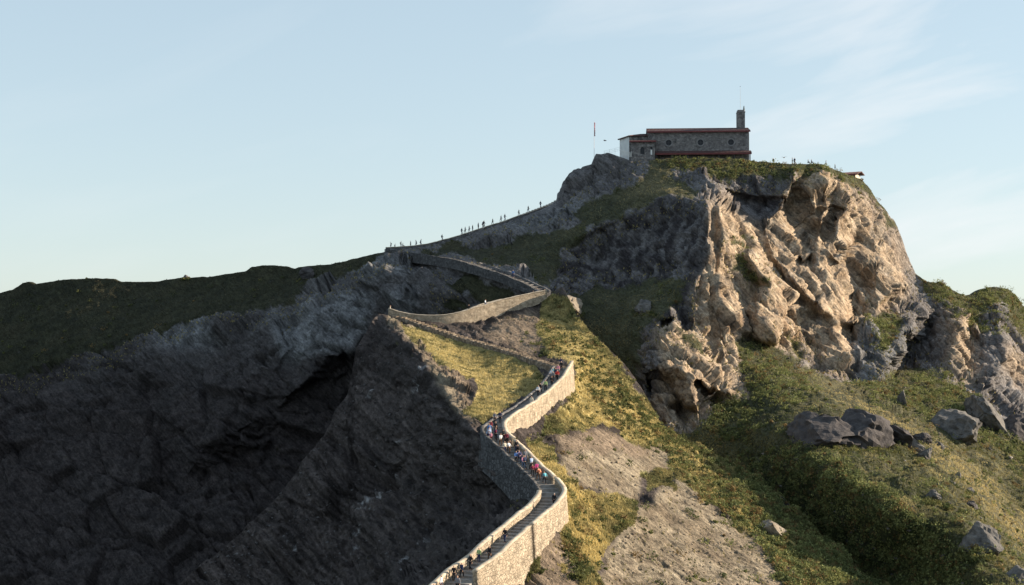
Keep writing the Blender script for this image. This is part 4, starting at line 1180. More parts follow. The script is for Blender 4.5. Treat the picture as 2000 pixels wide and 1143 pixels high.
# --- flagpole with limp flag
fp = empty('flagpole', UP(1160.5, 304, 367)); tag(fp, 'slim pale flagpole with a limp dark red flag left of the church', 'flagpole')
bm = bmesh.new(); cyl(bm, (0, 0, -1), (0, 0, 68 * KC), .05, .03, 6); fin('pole', bm, simple('pale_pole', (.62, .50, .48), 0.5), fp)
bm = bmesh.new()
n = 14
prev = None
for i in range(n + 1):
    z = (65 - 27 * i / n) * KC; w = .12 + .14 * abs(math.sin(i * 1.3)); 
    ring = [bm.verts.new((.04 + w * (.6 + math.cos(a) * .5), .12 * math.sin(a + i * .4), z)) for a in (0, 1.57, 3.14, 4.71)]
    if prev:
        for q in range(4): bm.faces.new([prev[q], prev[(q + 1) % 4], ring[(q + 1) % 4], ring[q]])
    prev = ring
fin('flag', bm, simple('flag_cloth', (.30, .07, .08), 0.9, 0.5, 2), fp)
# --- shelter with red roof at the right shoulder of the summit
sh = empty('shelter', UP(1671, 352, 370), rad(-34)); tag(sh, 'small cream shelter with red tiled roof at the right shoulder of the summit', 'shelter')
bm = bmesh.new(); box(bm, -7.0, 0, 0, 3.4, -3.0, 1.55); fin('wall', bm, simple('cream_render', (.62, .54, .42), 0.85, 0.1, 1), sh)
bm = bmesh.new(); box(bm, -4.2, -3.2, -.03, -.002, -2.4, -.3); fin('door', bm, M_TRIM, sh)
tile_slope('roof', (-7.6, -.9, 1.45), (.9, -.9, 1.45), (.9, 2.0, 2.25), (-7.6, 2.0, 2.25), parent=sh)
tile_slope('roof', (.9, 4.3, 1.5), (-7.6, 4.3, 1.5), (-7.6, 2.02, 2.25), (.9, 2.02, 2.25), parent=sh)
bm = bmesh.new(); box(bm, -7.6, .9, -1.0, -.905, 1.25, 1.6); fin('eaves_board', bm, M_TRIM, sh)
# ------------------------------------------------------------------ grass, weeds and scrub: many small leaf-sized faces
rng = np.random.default_rng(7)
m_veg, nt_, b_ = new_mat('foliage')
b_.inputs['Roughness'].default_value = 0.8
b_.inputs['Specular IOR Level'].default_value = 0.15
a_ = nt_.nodes.new('ShaderNodeAttribute'); a_.attribute_name = 'alb'
nt_.links.new(a_.outputs['Color'], b_.inputs['Base Color'])
tr_ = nt_.nodes.new('ShaderNodeBsdfTranslucent'); nt_.links.new(a_.outputs['Color'], tr_.inputs['Color'])
ms_ = nt_.nodes.new('ShaderNodeMixShader'); ms_.inputs[0].default_value = 0.3
nt_.links.new(b_.outputs[0], ms_.inputs[1]); nt_.links.new(tr_.outputs[0], ms_.inputs[2])
nt_.links.new(ms_.outputs[0], nt_.nodes['Material Output'].inputs[0])

def pick(P, PX, PY, w, n):
    w = w * (PX > -60) * (PX < 2060) * (PY < 1200)
    w = w.ravel(); c = np.cumsum(w); 
    i = np.searchsorted(c, rng.random(n) * c[-1])
    i = np.clip(i, 0, len(w) - 1)
    V = P.reshape(-1, 3)[i]
    nc = P.shape[1]
    j = np.clip(i + 1, 0, len(w) - 1); k = np.clip(i + nc, 0, len(w) - 1)
    V = V + (P.reshape(-1, 3)[j] - V) * rng.random((n, 1)) + np.clip(P.reshape(-1, 3)[k] - V, -1.5, 1.5) * rng.random((n, 1))
    return V, PX.ravel()[i], PY.ravel()[i]
def tufts(V, col, h, nb=4, w=0.16, lean=0.5):
    n = len(V)
    V = np.repeat(V, nb, 0); col = np.repeat(col, nb, 0) * (0.75 + 0.5 * rng.random((n * nb, 1))); h = np.repeat(h, nb) * (0.6 + 0.6 * rng.random(n * nb))
    a = rng.random(n * nb) * 2 * np.pi; b = rng.random(n * nb) * 2 * np.pi
    off = np.stack([np.cos(a), np.sin(a), 0 * a], 1) * (0.18 * rng.random((n * nb, 1))) * (h[:, None] * 2)
    side = np.stack([np.cos(b), np.sin(b), 0 * b], 1) * (w * (0.6 + .8 * rng.random((n * nb, 1))))
    tip = np.stack([np.cos(a), np.sin(a), 0 * a], 1) * (lean * rng.random((n * nb, 1)) * h[:, None]) + np.stack([0 * a, 0 * a, h], 1)
    base = V + off - np.array([0, 0, .12])
    pts = np.stack([base - side, base + side, base + tip + side * .25], 1).reshape(-1, 3)
    F = np.arange(len(pts)).reshape(-1, 3)
    cc = np.repeat(col, 3, 0)
    return pts, F, cc
def leaves(C, R, col, nl, size):
    """clumps: nl leaf faces through an ellipsoid of radius R round each centre"""
    n = len(C)
    C = np.repeat(C, nl, 0); Rr = np.repeat(R, nl); col = np.repeat(col, nl, 0)
    d = rng.normal(size=(n * nl, 3)); d /= np.linalg.norm(d, axis=1, keepdims=True)
    r = rng.random(n * nl) ** 0.45
    q = C + d * (r * Rr)[:, None] * np.array([1, 1, .7]) + np.stack([0 * Rr, 0 * Rr, Rr * .35], 1)
    u = rng.normal(size=(n * nl, 3)); u /= np.linalg.norm(u, axis=1, keepdims=True)
    v = np.cross(u, rng.normal(size=(n * nl, 3))); v /= np.linalg.norm(v, axis=1, keepdims=True)
    s = (size * (0.6 + .8 * rng.random(n * nl)))[:, None]
    pts = np.stack([q - u * s, q + v * s * .6, q + u * s, q - v * s * .6], 1).reshape(-1, 3)
    F = np.arange(len(pts)).reshape(-1, 4)
    col = col * (0.65 + 0.7 * rng.random((n * nl, 1)))
    return pts, F, np.repeat(col, 4, 0)
def stuff(name, parts, label, cat):
    off = 0; Vs = []; Fs = []; Cs = []
    for V, F, c in parts:
        Vs.append(V); Fs.append(F + off); Cs.append(c); off += len(V)
    me = mesh_np(name, np.concatenate(Vs), np.concatenate(Fs), {'alb': rgba(np.concatenate(Cs))})
    o = link(name, me, m_veg); tag(o, label, cat, kind='stuff'); return o
OL1, OL2, DRY, DEEP = C_(.115, .108, .052), C_(.215, .19, .08), C_(.58, .47, .21), C_(.05, .07, .025)
SHRUB_A = maskr([[(1443, 660), (1492, 675), (1600, 760), (1560, 790), (1480, 790), (1450, 740)], [(1655, 750), (1720, 735), (1860, 730), (1960, 830), (2100, 900), (2100, 960), (1900, 860), (1780, 800), (1690, 775)],
                 [(1265, 300), (1560, 315), (1640, 325), (1740, 430), (1700, 400), (1640, 345), (1540, 340), (1430, 350), (1330, 335)], [(1785, 520), (2100, 560), (2100, 640), (1990, 640), (1900, 650), (1820, 580)],
                 [(1380, 780), (1470, 780), (1480, 850), (1420, 870), (1380, 850)], [(1500, 880), (1640, 900), (1850, 1060), (1900, 1200), (1500, 1200), (1400, 960)],
                 [(1425, 465), (1465, 465), (1465, 490), (1430, 488)], [(1430, 505), (1455, 505), (1480, 545), (1505, 565), (1475, 560)], [(1685, 625), (1745, 605), (1765, 620), (1735, 690), (1712, 690)]], 8, 10, 31)
SHRUB_B = maskr([[(1100, 640), (1180, 690), (1292, 832), (1440, 900), (1560, 1000), (1720, 1140), (1720, 1200), (1560, 1200), (1480, 1060), (1380, 980), (1310, 900), (1230, 850), (1160, 780)], [(1060, 620), (1100, 640), (1095, 700), (1050, 690)],
                 [(1085, 1000), (1120, 1030), (1150, 1130), (1120, 1130), (1090, 1050)], [(1015, 1065), (1050, 1060), (1050, 1110), (1020, 1130)]], 8, 10, 32)
GUL_SHADE = maskr([[(1420, 850), (1500, 870), (1580, 880), (1640, 930), (1755, 1005), (1880, 1015), (1900, 1080), (1960, 1200), (1640, 1200), (1480, 990)], [(1470, 740), (1580, 800), (1540, 850), (1440, 830)]], 14, 14, 33)  # gully shadow put into the tuft colour, as darker and greener grass
STRAW = maskr([[(1560, 745), (1640, 785), (1760, 840), (1840, 900), (1920, 985), (2010, 1100), (2030, 1080), (1940, 960), (1850, 870), (1760, 815), (1640, 762)]], 6, 8, 34)
shA = sample(SHRUB_A, PXA, PYA); shB = sample(SHRUB_B, PXB, PYB)
near_path = lambda V: None
pp = np.array([[p.x, p.y] for s in 'ABCDE' for p in paths[s][::2]])
def off_path(V, d=1.9):
    k = np.ones(len(V), bool)
    for c in range(0, len(V), 20000):
        q = V[c:c + 20000]
        k[c:c + 20000] = np.sqrt((q[:, 0][:, None] - pp[:, 0]) ** 2 + (q[:, 1][:, None] - pp[:, 1]) ** 2).min(1) > d
    return k
def nz_at(V, sc, s): return fbm(V, sc, 3, s, .6)
# grass on the hill
wA = np.clip(gA0 * 1.6 - .35, 0, 1) + 0.02 * (gA0 > .02)
wA = wA * np.interp(PXA, [-100, 900, 1250, 1450, 2100], [.35, .6, .8, 1.7, 1.7])
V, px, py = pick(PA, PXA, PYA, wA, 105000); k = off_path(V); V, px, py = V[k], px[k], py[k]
t = sample(OCH, px, py)
col = lerp(OL1, OL2, .5 + nz_at(V, 5, 601)); col = lerp(col, DRY, np.clip(t * .75 + nz_at(V, 3, 602) * .9 - .05, 0, .95))
col = lerp(col, DEEP, np.clip(nz_at(V, 4, 603) * 1.8, 0, .8) * (1 - .6 * t))
lf = np.interp(px, [0, 900, 1000, 1300, 1500], [.42, .55, .75, 1, 1.3])[:, None]  # tufts dimmed leftwards: shade of the left ridge put into their colour
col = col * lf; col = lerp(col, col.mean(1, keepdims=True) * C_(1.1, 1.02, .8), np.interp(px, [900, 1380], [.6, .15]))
sg = sample(GUL_SHADE, px, py)
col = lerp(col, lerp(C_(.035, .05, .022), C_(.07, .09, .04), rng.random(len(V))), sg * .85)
col = lerp(col, C_(.56, .45, .22) * (.7 + .5 * rng.random((len(V), 1))), sample(STRAW, px, py) * .8)
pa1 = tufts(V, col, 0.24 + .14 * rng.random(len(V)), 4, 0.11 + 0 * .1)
# scattered tufts on ledges of the cliffs
wl = (gA0 < .3) * (sample(blur(mg, 6), PXA, PYA) > .03) * 1.0
V, px, py = pick(PA, PXA, PYA, wl, 7000); k = off_path(V); V = V[k]
pa2 = tufts(V, lerp(OL1, DRY, rng.random(len(V)) * .6), 0.3 + .2 * rng.random(len(V)), 4, .12)
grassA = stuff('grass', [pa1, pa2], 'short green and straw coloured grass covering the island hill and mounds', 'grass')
V, px, py = pick(PB, PXB, PYB, np.clip(gB0 * 1.6 - .35, 0, 1) + 0.012 * (PXB > 980), 80000); k = off_path(V); V, px, py = V[k], px[k], py[k]
t = sample(GOLD, px, py)
col = lerp(OL1, OL2, .5 + nz_at(V, 4, 611)); col = lerp(col, DRY, np.clip(t * .75 + .08 + nz_at(V, 2.2, 612) * 1.1, 0, 1)); col = lerp(col, DEEP, np.clip(nz_at(V, 2.5, 613) * 1.8 - .1, 0, .8))
pb = tufts(V, col, 0.24 + .2 * rng.random(len(V)), 4, .09)
grassB = stuff('grass', [pb], 'golden dry grass growing over the sunlit side of the spur', 'grass')
# scrub
def scrub(P, PX, PY, w, n, rr, label, seed):
    V, px, py = pick(P, PX, PY, w, n); k = off_path(V, 2.6); V, px, py = V[k], px[k], py[k]
    R = rr[0] + (rr[1] - rr[0]) * rng.random(len(V)) ** 2
    t = np.clip(nz_at(V, 6, seed) + .5, 0, 1)
    col = lerp(C_(.055, .07, .03), C_(.20, .205, .075), rng.random(len(V)) * .7 + .3 * t)
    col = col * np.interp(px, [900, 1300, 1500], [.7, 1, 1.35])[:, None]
    br = rng.random(len(V)) < .13
    col[br] = col[br] * 0 + C_(.19, .13, .055)
    return stuff('scrub', [leaves(V, R, col, 46, .15)], label, 'scrub')
# ------------------------------------------------------------------ boulders and rock outcrops standing clear of the turf
def rock_mat(name, c1, c2):
    m, nt, b = new_mat(name); b.inputs['Roughness'].default_value = .95
    tcn = nt.nodes.new('ShaderNodeTexCoord'); nz = nt.nodes.new('ShaderNodeTexNoise'); nz.inputs['Scale'].default_value = .8; nz.inputs['Detail'].default_value = 9; nz.inputs['Roughness'].default_value = .68
    nt.links.new(tcn.outputs['Object'], nz.inputs['Vector'])
    r = nt.nodes.new('ShaderNodeValToRGB'); r.color_ramp.elements[0].position = .35; r.color_ramp.elements[1].position = .68
    r.color_ramp.elements[0].color = (*c1, 1); r.color_ramp.elements[1].color = (*c2, 1)
    nt.links.new(nz.outputs['Fac'], r.inputs[0]); nt.links.new(r.outputs[0], b.inputs['Base Color'])
    bp = nt.nodes.new('ShaderNodeBump'); bp.inputs['Distance'].default_value = .3; nt.links.new(nz.outputs['Fac'], bp.inputs['Height']); nt.links.new(bp.outputs[0], b.inputs['Normal'])
    return m
MR1 = rock_mat('limestone_boulder', (.07, .066, .064), (.20, .185, .17)); MR2 = rock_mat('dark_slab_rock', (.04, .036, .038), (.095, .085, .083))
BASES = []; MR3 = rock_mat('tan_boulder', (.17, .14, .11), (.33, .28, .22))
R0 = random.Random(5)
def surf(G, px, py): return 1.0 / float(sample(G, np.array([px], float), np.array([py], float))[0])
def rock(px, py, wpx, hpx, dm, label, name='boulder', cat='boulder', G=None, tilt=0, mat=None, seed=0, sharp=6, D=None, group=None, yaw=0):
    G = GA if G is None else G
    D = surf(G, px, py + hpx * .5) + .52 * dm if D is None else D
    py = py + hpx * .18; hpx = hpx * 1.35; dm = dm * 1.25
    c = UP(px, py, D); k = D / FPX
    for q in range(int(6 + wpx * .5)):
        BASES.append((px + R0.uniform(-.6, .6) * wpx, py + hpx * R0.uniform(.18, .42)))
    R = np.random.default_rng(seed + 900)
    bm = bmesh.new(); bmesh.ops.create_icosphere(bm, subdivisions=4, radius=1.0)
    V = np.array([v.co[:] for v in bm.verts])
    # cut flat faces
    nrm = R.normal(size=(sharp + 7, 3)); nrm /= np.linalg.norm(nrm, axis=1, keepdims=True)
    for n_ in nrm:
        lim = 0.52 + .3 * R.random()
        d = V @ n_; m = d > lim
        V[m] -= (d[m] - lim)[:, None] * n_
    V /= np.abs(V).max(0)
    V += V * (fbm(V + seed, .5, 4, 700 + seed, .6) * .07)[:, None] + (blocks(V / np.array([.5, .3, .2]) + seed * 3, 720 + seed, 2.0, 1.2) * .10)[:, None] * V
    V *= np.array([wpx * k / 2, dm / 2, hpx * k / 2])
    M = np.array(Matrix.Rotation(rad(tilt), 3, 'Y') @ Matrix.Rotation(rad(yaw), 3, 'Z'))
    V = V @ M.T
    for v, co in zip(bm.verts, V): v.co = co
    me = bpy.data.meshes.new(name); bm.to_mesh(me); bm.free()
    o = link(name, me, mat or MR1); o.location = c
    tag(o, label, cat, group); return o
rock(601, 535, 34, 28, 4.5, 'round grey boulder alone on the shaded grass of the left ridge', seed=1, mat=MR2)  # dark rock colour stands in for the shade on this boulder
rock(363, 541, 12, 10, 1.6, 'small dark knob of rock on the skyline of the left ridge', seed=2, D=386)
rock(1914, 1046, 74, 66, 6, 'large grey block with one bluish shaded face at the lower right of the gully', tilt=35, seed=3, sharp=9)
rock(1895, 988, 32, 20, 3, 'flat dark rock just above the large grey block', tilt=25, seed=4, mat=MR2)
rock(1822, 968, 26, 24, 3, 'shaded rock with a bright right edge on the mound above the gully shadow', tilt=25, seed=5)
rock(1838, 950, 16, 12, 1.5, 'small stone just behind the bright edged rock on the mound', seed=6)
rock(1860, 945, 14, 12, 1.5, 'small grey stone right of the bright edged rock on the mound', seed=7)
rock(1852, 985, 12, 12, 1.5, 'small dark stone between the bright edged rock and the flat dark rock', seed=8, mat=MR2)
rock(1872, 930, 14, 16, 1.5, 'upright pale stone near the crest path of dry grass', seed=9)
rock(1896, 958, 18, 14, 2, 'small rock on the right slope above the flat dark rock', seed=10)
rock(1805, 885, 26, 30, 3, 'rock at the lower tip of the dark slabs', tilt=30, seed=11, mat=MR1)
rock(1612, 836, 140, 76, 14, 'left dark triangular slab under the crest of the mound', 'rock_slab', 'rock', tilt=-6, seed=22, mat=MR2, sharp=4)
rock(1676, 834, 124, 74, 14, 'right dark slab with long diagonal fissure beside the triangular slab', 'rock_slab', 'rock', tilt=32, seed=13, mat=MR2, sharp=4)
rock(1745, 850, 90, 46, 8, 'broken dark ledge running down from the right slab', 'rock_slab', 'rock', tilt=38, seed=14, mat=MR2, sharp=8)
rock(1780, 868, 60, 26, 4, 'pale tilted flake at the end of the broken ledge', 'rock_slab', 'rock', tilt=36, seed=15, mat=MR1, sharp=8)
rock(1866, 830, 92, 70, 12, 'rounded dark rock with pale cap in the scrub on the right slope', 'rock_outcrop', 'rock', tilt=40, seed=16, mat=MR1)
rock(1926, 812, 124, 62, 12, 'long tilted rock fin with a bright edge right of the rounded dark rock', 'rock_outcrop', 'rock', tilt=58, seed=17, mat=MR1, sharp=9)
rock(1985, 835, 60, 60, 8, 'dark rock at the right picture edge beside the long fin', 'rock_outcrop', 'rock', tilt=40, seed=18, mat=MR2)
rock(1762, 778, 20, 34, 4, 'small upright rock with lit right edge in the green scrub', 'rock_outcrop', 'rock', seed=19, mat=MR1)
rock(1800, 855, 44, 26, 4, 'dark broken rock between the mound crest and the rounded rock', 'rock_outcrop', 'rock', tilt=30, seed=20, mat=MR2)
rock(1835, 872, 24, 18, 3, 'grey rock low on the scrubby right slope', 'rock_outcrop', 'rock', tilt=10, seed=21)
rock(1512, 1035, 64, 34, 4, 'half buried grey rock in brown scrub beside the bare slab', 'rock_outcrop', 'rock', G=GB, tilt=35, seed=23, mat=MR3)
rock(1985, 1120, 40, 60, 4, 'pale rock at the bottom right corner in dry grass', 'boulder', 'boulder', tilt=40, seed=24)
rock(1258, 598, 40, 28, 4, 'grey boulder in the shaded hollow left of the lit cliff', seed=25)
rock(1115, 590, 46, 44, 7, 'craggy rock with a lit left edge right of the path bend', 'rock_outcrop', 'rock', tilt=20, seed=26, D=299, mat=MR3, sharp=10)
bs = np.array(BASES); Db = 1.0 / sample(GA, bs[:, 0], bs[:, 1]); VB_ = unproj(bs[:, 0], bs[:, 1], Db)
stuff('scrub', [leaves(VB_, .25 + .55 * rng.random(len(VB_)), lerp(C_(.06, .08, .03), C_(.24, .22, .08), rng.random(len(VB_))), 40, .13)], 'weeds and grass tufts crowding the feet of the boulders', 'scrub')
scrub(PA, PXA, PYA, np.clip(shA * 1.4 - .2, 0, 1) + 0.04 * (gA0 > .5) * (PXA > 1380) + .02 * (gA0 > .5) + .05 * (gA0 > .5) * (PXA > 1280), 6500, (.3, 1.5), 'dark green scrub in clumps on the mounds, gully and clifftops', 621)
scrub(PB, PXB, PYB, np.clip(shB * 1.4 - .2, 0, 1) + 0.10 * (gB0 > .5) * (PXB > 1040) + .015 * (PXB > 1000), 3800, (.22, 1.0), 'low olive scrub in clumps down the sunlit flank of the spur', 622)


def stones(P, PX, PY, w, n, rr, col1, col2, label):
    V, px, py = pick(P, PX, PY, w, n); k = off_path(V, 2.3); V = V[k]; n = len(V)
    O6 = np.array([[1, 0, 0], [-1, 0, 0], [0, 1, 0], [0, -1, 0], [0, 0, 1], [0, 0, -1]], float)
    R = rr[0] + (rr[1] - rr[0]) * rng.random(n) ** 3
    q = O6[None] * (.6 + .7 * rng.random((n, 6, 1))) + .25 * rng.normal(size=(n, 6, 3))
    q = q * R[:, None, None] * np.array([1, 1, .7]) + V[:, None, :]
    f = np.array([[0, 2, 4], [2, 1, 4], [1, 3, 4], [3, 0, 4], [2, 0, 5], [1, 2, 5], [3, 1, 5], [0, 3, 5]])
    F = (f[None] + 6 * np.arange(n)[:, None, None]).reshape(-1, 3)
    col = lerp(col1, col2, rng.random(n))
    me = mesh_np('loose_stones', q.reshape(-1, 3), F, {'alb': rgba(np.repeat(col, 6, 0))})
    o = link('loose_stones', me, MT); tag(o, label, 'stones', kind='stuff')
slw = sample(msB, PXB, PYB) + sample(mdB, PXB, PYB)
stones(PB, PXB, PYB, slw * (PXB > 900), 1500, (.05, .30), C_(.13, .10, .075), C_(.33, .27, .20), 'loose stones and clods on the bare tan ground right of the path')
stones(PB, PXB, PYB, (1 - gB0) * (PXB < 930), 1800, (.08, .4), C_(.05, .045, .045), C_(.16, .15, .15), 'broken grey stones on the shaded west face of the spur')
stones(PA, PXA, PYA, (gA0 > .5) * (PXA > 1420) * (PYA > 700) + .0, 700, (.1, .45), C_(.08, .075, .07), C_(.24, .22, .2), 'small stones scattered through the grass of the right slope')
# ------------------------------------------------------------------ people
SKIN = simple('skin', (.50, .30, .21), 0.6)
def cloth(name, c): return simple(name, c, 0.9)
def skinned(joints, edges, root=0, sub=1):
    """joints: list of (x, y, z, rx[, ry]); edges index pairs -> one continuous tapered surface"""
    me = bpy.data.meshes.new('tmp')
    me.from_pydata([j[:3] for j in joints], edges, [])
    o = bpy.data.objects.new('tmp', me); COL.objects.link(o)
    o.modifiers.new('s', 'SKIN')
    sv = me.skin_vertices[0].data
    for i, j in enumerate(joints):
        sv[i].radius = (j[3], j[4] if len(j) > 4 else j[3])
        sv[i].use_root = (i == root)
    if sub: 
        m = o.modifiers.new('u', 'SUBSURF'); m.levels = sub; m.render_levels = sub
    dg = bpy.context.evaluated_depsgraph_get(); dg.update()
    r = bpy.data.meshes.new_from_object(o.evaluated_get(dg))
    bpy.data.objects.remove(o); bpy.data.meshes.remove(me)
    r.polygons.foreach_set('use_smooth', [True] * len(r.polygons))
    return r
def make_pose(kind):
    """joint positions for a 1.72 m figure facing -Y"""
    J = {}
    J['pelvis'] = (0, 0, .93); J['waist'] = (0, 0, 1.07); J['chest'] = (0, -.01, 1.27); J['neckb'] = (0, .0, 1.43); J['neck'] = (0, -.01, 1.50)
    J['head'] = (0, -.03, 1.585); J['crown'] = (0, -.02, 1.68)
    for s, n in ((1, 'l'), (-1, 'r')):
        J['sh' + n] = (.17 * s, 0, 1.40); J['el' + n] = (.23 * s, .03, 1.13); J['wr' + n] = (.24 * s, -.05, .90); J['hd' + n] = (.24 * s, -.08, .82)
        J['hp' + n] = (.10 * s, 0, .88); J['kn' + n] = (.11 * s, -.02, .48); J['an' + n] = (.11 * s, .02, .09); J['to' + n] = (.12 * s, -.15, .03)
    if kind == 'walk' or kind == 'walk_back':
        f = 1 if kind == 'walk' else -1
        J['knl'] = (.10, -.20 * f, .52); J['anl'] = (.10, -.22 * f, .17); J['tol'] = (.11, -.22 * f - .16, .13)
        J['knr'] = (-.10, .05 * f - .05, .48); J['anr'] = (-.10, .22 * f, .10); J['tor'] = (-.11, .22 * f - .15, .03)
        J['ell'] = (.22, .13 * f, 1.14); J['wrl'] = (.22, .10 * f - .05, .90); J['hdl'] = (.22, .07 * f - .06, .82)
        J['elr'] = (-.22, -.10 * f, 1.14); J['wrr'] = (-.20, -.28, 1.0); J['hdr'] = (-.19, -.35, .98)
    if kind == 'climb':
        for k in ('chest', 'neckb', 'neck', 'head', 'crown', 'shl', 'shr'):
            x, y, z = J[k]; J[k] = (x, y - (z - .93) * .25, z - .03)
        J['knl'] = (.11, -.30, .66); J['anl'] = (.11, -.27, .27); J['tol'] = (.12, -.43, .22)
        J['ell'] = (.23, -.10, 1.10); J['wrl'] = (.20, -.32, 1.05); J['hdl'] = (.19, -.39, 1.03)
        J['elr'] = (-.23, .06, 1.10); J['wrr'] = (-.24, -.02, .88); J['hdr'] = (-.24, -.05, .80)
    if kind == 'sit':
        for k in J:
            x, y, z = J[k]; J[k] = (x, y, z - .45)
        for s, n in ((1, 'l'), (-1, 'r')):
            J['kn' + n] = (.13 * s, -.42, .50); J['an' + n] = (.13 * s, -.40, .08); J['to' + n] = (.13 * s, -.57, .03)
            J['wr' + n] = (.16 * s, -.30, .60); J['hd' + n] = (.14 * s, -.38, .58)
    return J
def build_meshes(kind):
    J = make_pose(kind)
    def chain(spec, edges, **k):
        names = [n for n, *_ in spec]; ix = {n: i for i, n in enumerate(names)}
        joints = [tuple(J[n] if n in J else p[0]) + tuple(r) for (n, *p), r in zip([(s[0],) + ((s[2],) if len(s) > 2 else ()) for s in spec], [s[1] for s in spec])]
        return skinned(joints, [(ix[a], ix[b]) for a, b in edges], **k)
    hx, hy, hz = J['head']
    J['nose'] = (hx, hy - .105, hz - .01); J['chin'] = (hx, hy - .06, hz - .085); J['earl'] = (hx + .075, hy + .01, hz); J['earr'] = (hx - .075, hy + .01, hz)
    spec = [('pelvis', (.13, .09)), ('waist', (.115, .085)), ('chest', (.14, .10)), ('neckb', (.075, .065)), ('neck', (.05, .05)), ('head', (.075, .09)), ('crown', (.06, .075)), ('nose', (.012, .014)), ('chin', (.028, .025)), ('earl', (.010, .022)), ('earr', (.010, .022))]
    ed = [('pelvis', 'waist'), ('waist', 'chest'), ('chest', 'neckb'), ('neckb', 'neck'), ('neck', 'head'), ('head', 'crown'), ('head', 'nose'), ('head', 'chin'), ('head', 'earl'), ('head', 'earr')]
    for n in 'lr':
        s = 1 if n == 'l' else -1
        spec += [('sh' + n, (.055, .055)), ('el' + n, (.042, .042)), ('wr' + n, (.026, .03)), ('hd' + n, (.022, .038)), ('hp' + n, (.085, .085)), ('kn' + n, (.058, .058)), ('an' + n, (.038, .04)), ('to' + n, (.035, .025))]
        ed += [('chest', 'sh' + n), ('sh' + n, 'el' + n), ('el' + n, 'wr' + n), ('wr' + n, 'hd' + n), ('pelvis', 'hp' + n), ('hp' + n, 'kn' + n), ('kn' + n, 'an' + n), ('an' + n, 'to' + n)]
        h = Vector(J['hd' + n]); d = (h - Vector(J['wr' + n])).normalized()
        for q in range(4):
            off = Vector((0, (q - 1.5) * .021, 0))
            L = (.062, .075, .07, .055)[q]
            J['fa%s%d' % (n, q)] = tuple(h + off + d * .045); J['fb%s%d' % (n, q)] = tuple(h + off + d * (.045 + L) + Vector((-s * .02, 0, 0)))
            spec += [('fa%s%d' % (n, q), (.009, .009)), ('fb%s%d' % (n, q), (.007, .007))]
            ed += [('hd' + n, 'fa%s%d' % (n, q)), ('fa%s%d' % (n, q), 'fb%s%d' % (n, q))]
        J['th' + n] = tuple(h + Vector((-s * .02, -.055, .01))); spec += [('th' + n, (.010, .010))]; ed += [('hd' + n, 'th' + n)]
    body = chain(spec, ed)
    shirt = chain([('pelvis', (.15, .115)), ('waist', (.14, .105)), ('chest', (.165, .12)), ('neckb', (.085, .075)), ('shl', (.075, .075)), ('ell', (.062, .062)), ('shr', (.075, .075)), ('elr', (.062, .062)), ('wl', (.045, .045), J['wrl']), ('wr_', (.045, .045), J['wrr'])],
                  [('pelvis', 'waist'), ('waist', 'chest'), ('chest', 'neckb'), ('chest', 'shl'), ('shl', 'ell'), ('chest', 'shr'), ('shr', 'elr'), ('ell', 'wl'), ('elr', 'wr_')])
    trousers = chain([('pelvis', (.145, .11)), ('hpl', (.10, .10)), ('knl', (.075, .075)), ('anl', (.058, .058)), ('hpr', (.10, .10)), ('knr', (.075, .075)), ('anr', (.058, .058))],
                     [('pelvis', 'hpl'), ('hpl', 'knl'), ('knl', 'anl'), ('pelvis', 'hpr'), ('hpr', 'knr'), ('knr', 'anr')])
    J['ha'] = (hx, hy + .035, hz - .01); J['hb'] = (hx, hy + .025, hz + .075)
    hair = chain([('ha', (.082, .075)), ('hb', (.080, .085))], [('ha', 'hb')])
    w = Vector(J['chest']); 
    pack = skinned([(w.x, w.y + .19, w.z - .22, .14, .09), (w.x, w.y + .21, w.z - .02, .16, .10), (w.x, w.y + .17, w.z + .14, .12, .07)], [(0, 1), (1, 2)])
    return dict(body=body, shirt=shirt, trousers=trousers, hair=hair, backpack=pack)
POSE = {k: build_meshes(k) for k in ('stand', 'walk', 'walk_back', 'climb', 'sit')}
for d in POSE.values():
    for k_, m_ in d.items():
        m_.name = k_
        m_.materials.clear(); m_.materials.append(SKIN)
CL = {k: cloth(k + '_cloth', c) for k, c in dict(black=(.018, .018, .022), navy=(.03, .04, .09), maroon=(.20, .03, .05), white=(.72, .72, .74), sky=(.40, .50, .68), blue=(.08, .17, .40), cream=(.68, .60, .48), red=(.62, .06, .05), pink=(.60, .25, .33), magenta=(.50, .06, .22),
        orange=(.70, .25, .14), teal=(.14, .42, .50), lime=(.40, .50, .22), grey=(.20, .20, .22), mauve=(.34, .25, .38), brown=(.12, .07, .045), denim=(.10, .14, .22), greyhair=(.42, .40, .38), whitehair=(.70, .68, .64)).items()}
def person(loc, face, pose, shirt, trousers, hair, label, pack=None, group=None, scale=1.0):
    """face: heading in degrees; 0 looks at the camera (-Y), 90 looks to +X"""
    r = empty('person', loc, rad(face)); r.scale = (scale,) * 3
    tag(r, label, 'person', group)
    M = POSE[pose]
    for nm, mat in (('body', SKIN), ('shirt', CL[shirt]), ('trousers', CL[trousers]), ('hair', CL[hair]), ('backpack', CL[pack] if pack else None)):
        if mat is None: continue
        o = bpy.data.objects.new(nm, M[nm]); COL.objects.link(o); o.parent = r
        o.material_slots[0].link = 'OBJECT'; o.material_slots[0].material = mat
    return r
def at_path(seg, hx, hy, lat, hh=1.66):
    """foot point on the path whose head shows nearest to (hx, hy)"""
    P, T, L = fr[seg]
    Q = P + L * lat
    q = proj(Q + np.array([0, 0, hh])); i = int(np.argmin((q[:, 0] - hx) ** 2 + (q[:, 1] - hy) ** 2))
    p = Q[i].copy(); k = 2
    j = min(len(P) - 1, i + 1)
    p[2] = max(P[i][2], P[j][2])
    d = T[i]
    return tuple(p), math.degrees(math.atan2(d[0], -d[1]))
CR = 'walkers crowding the lower steps'
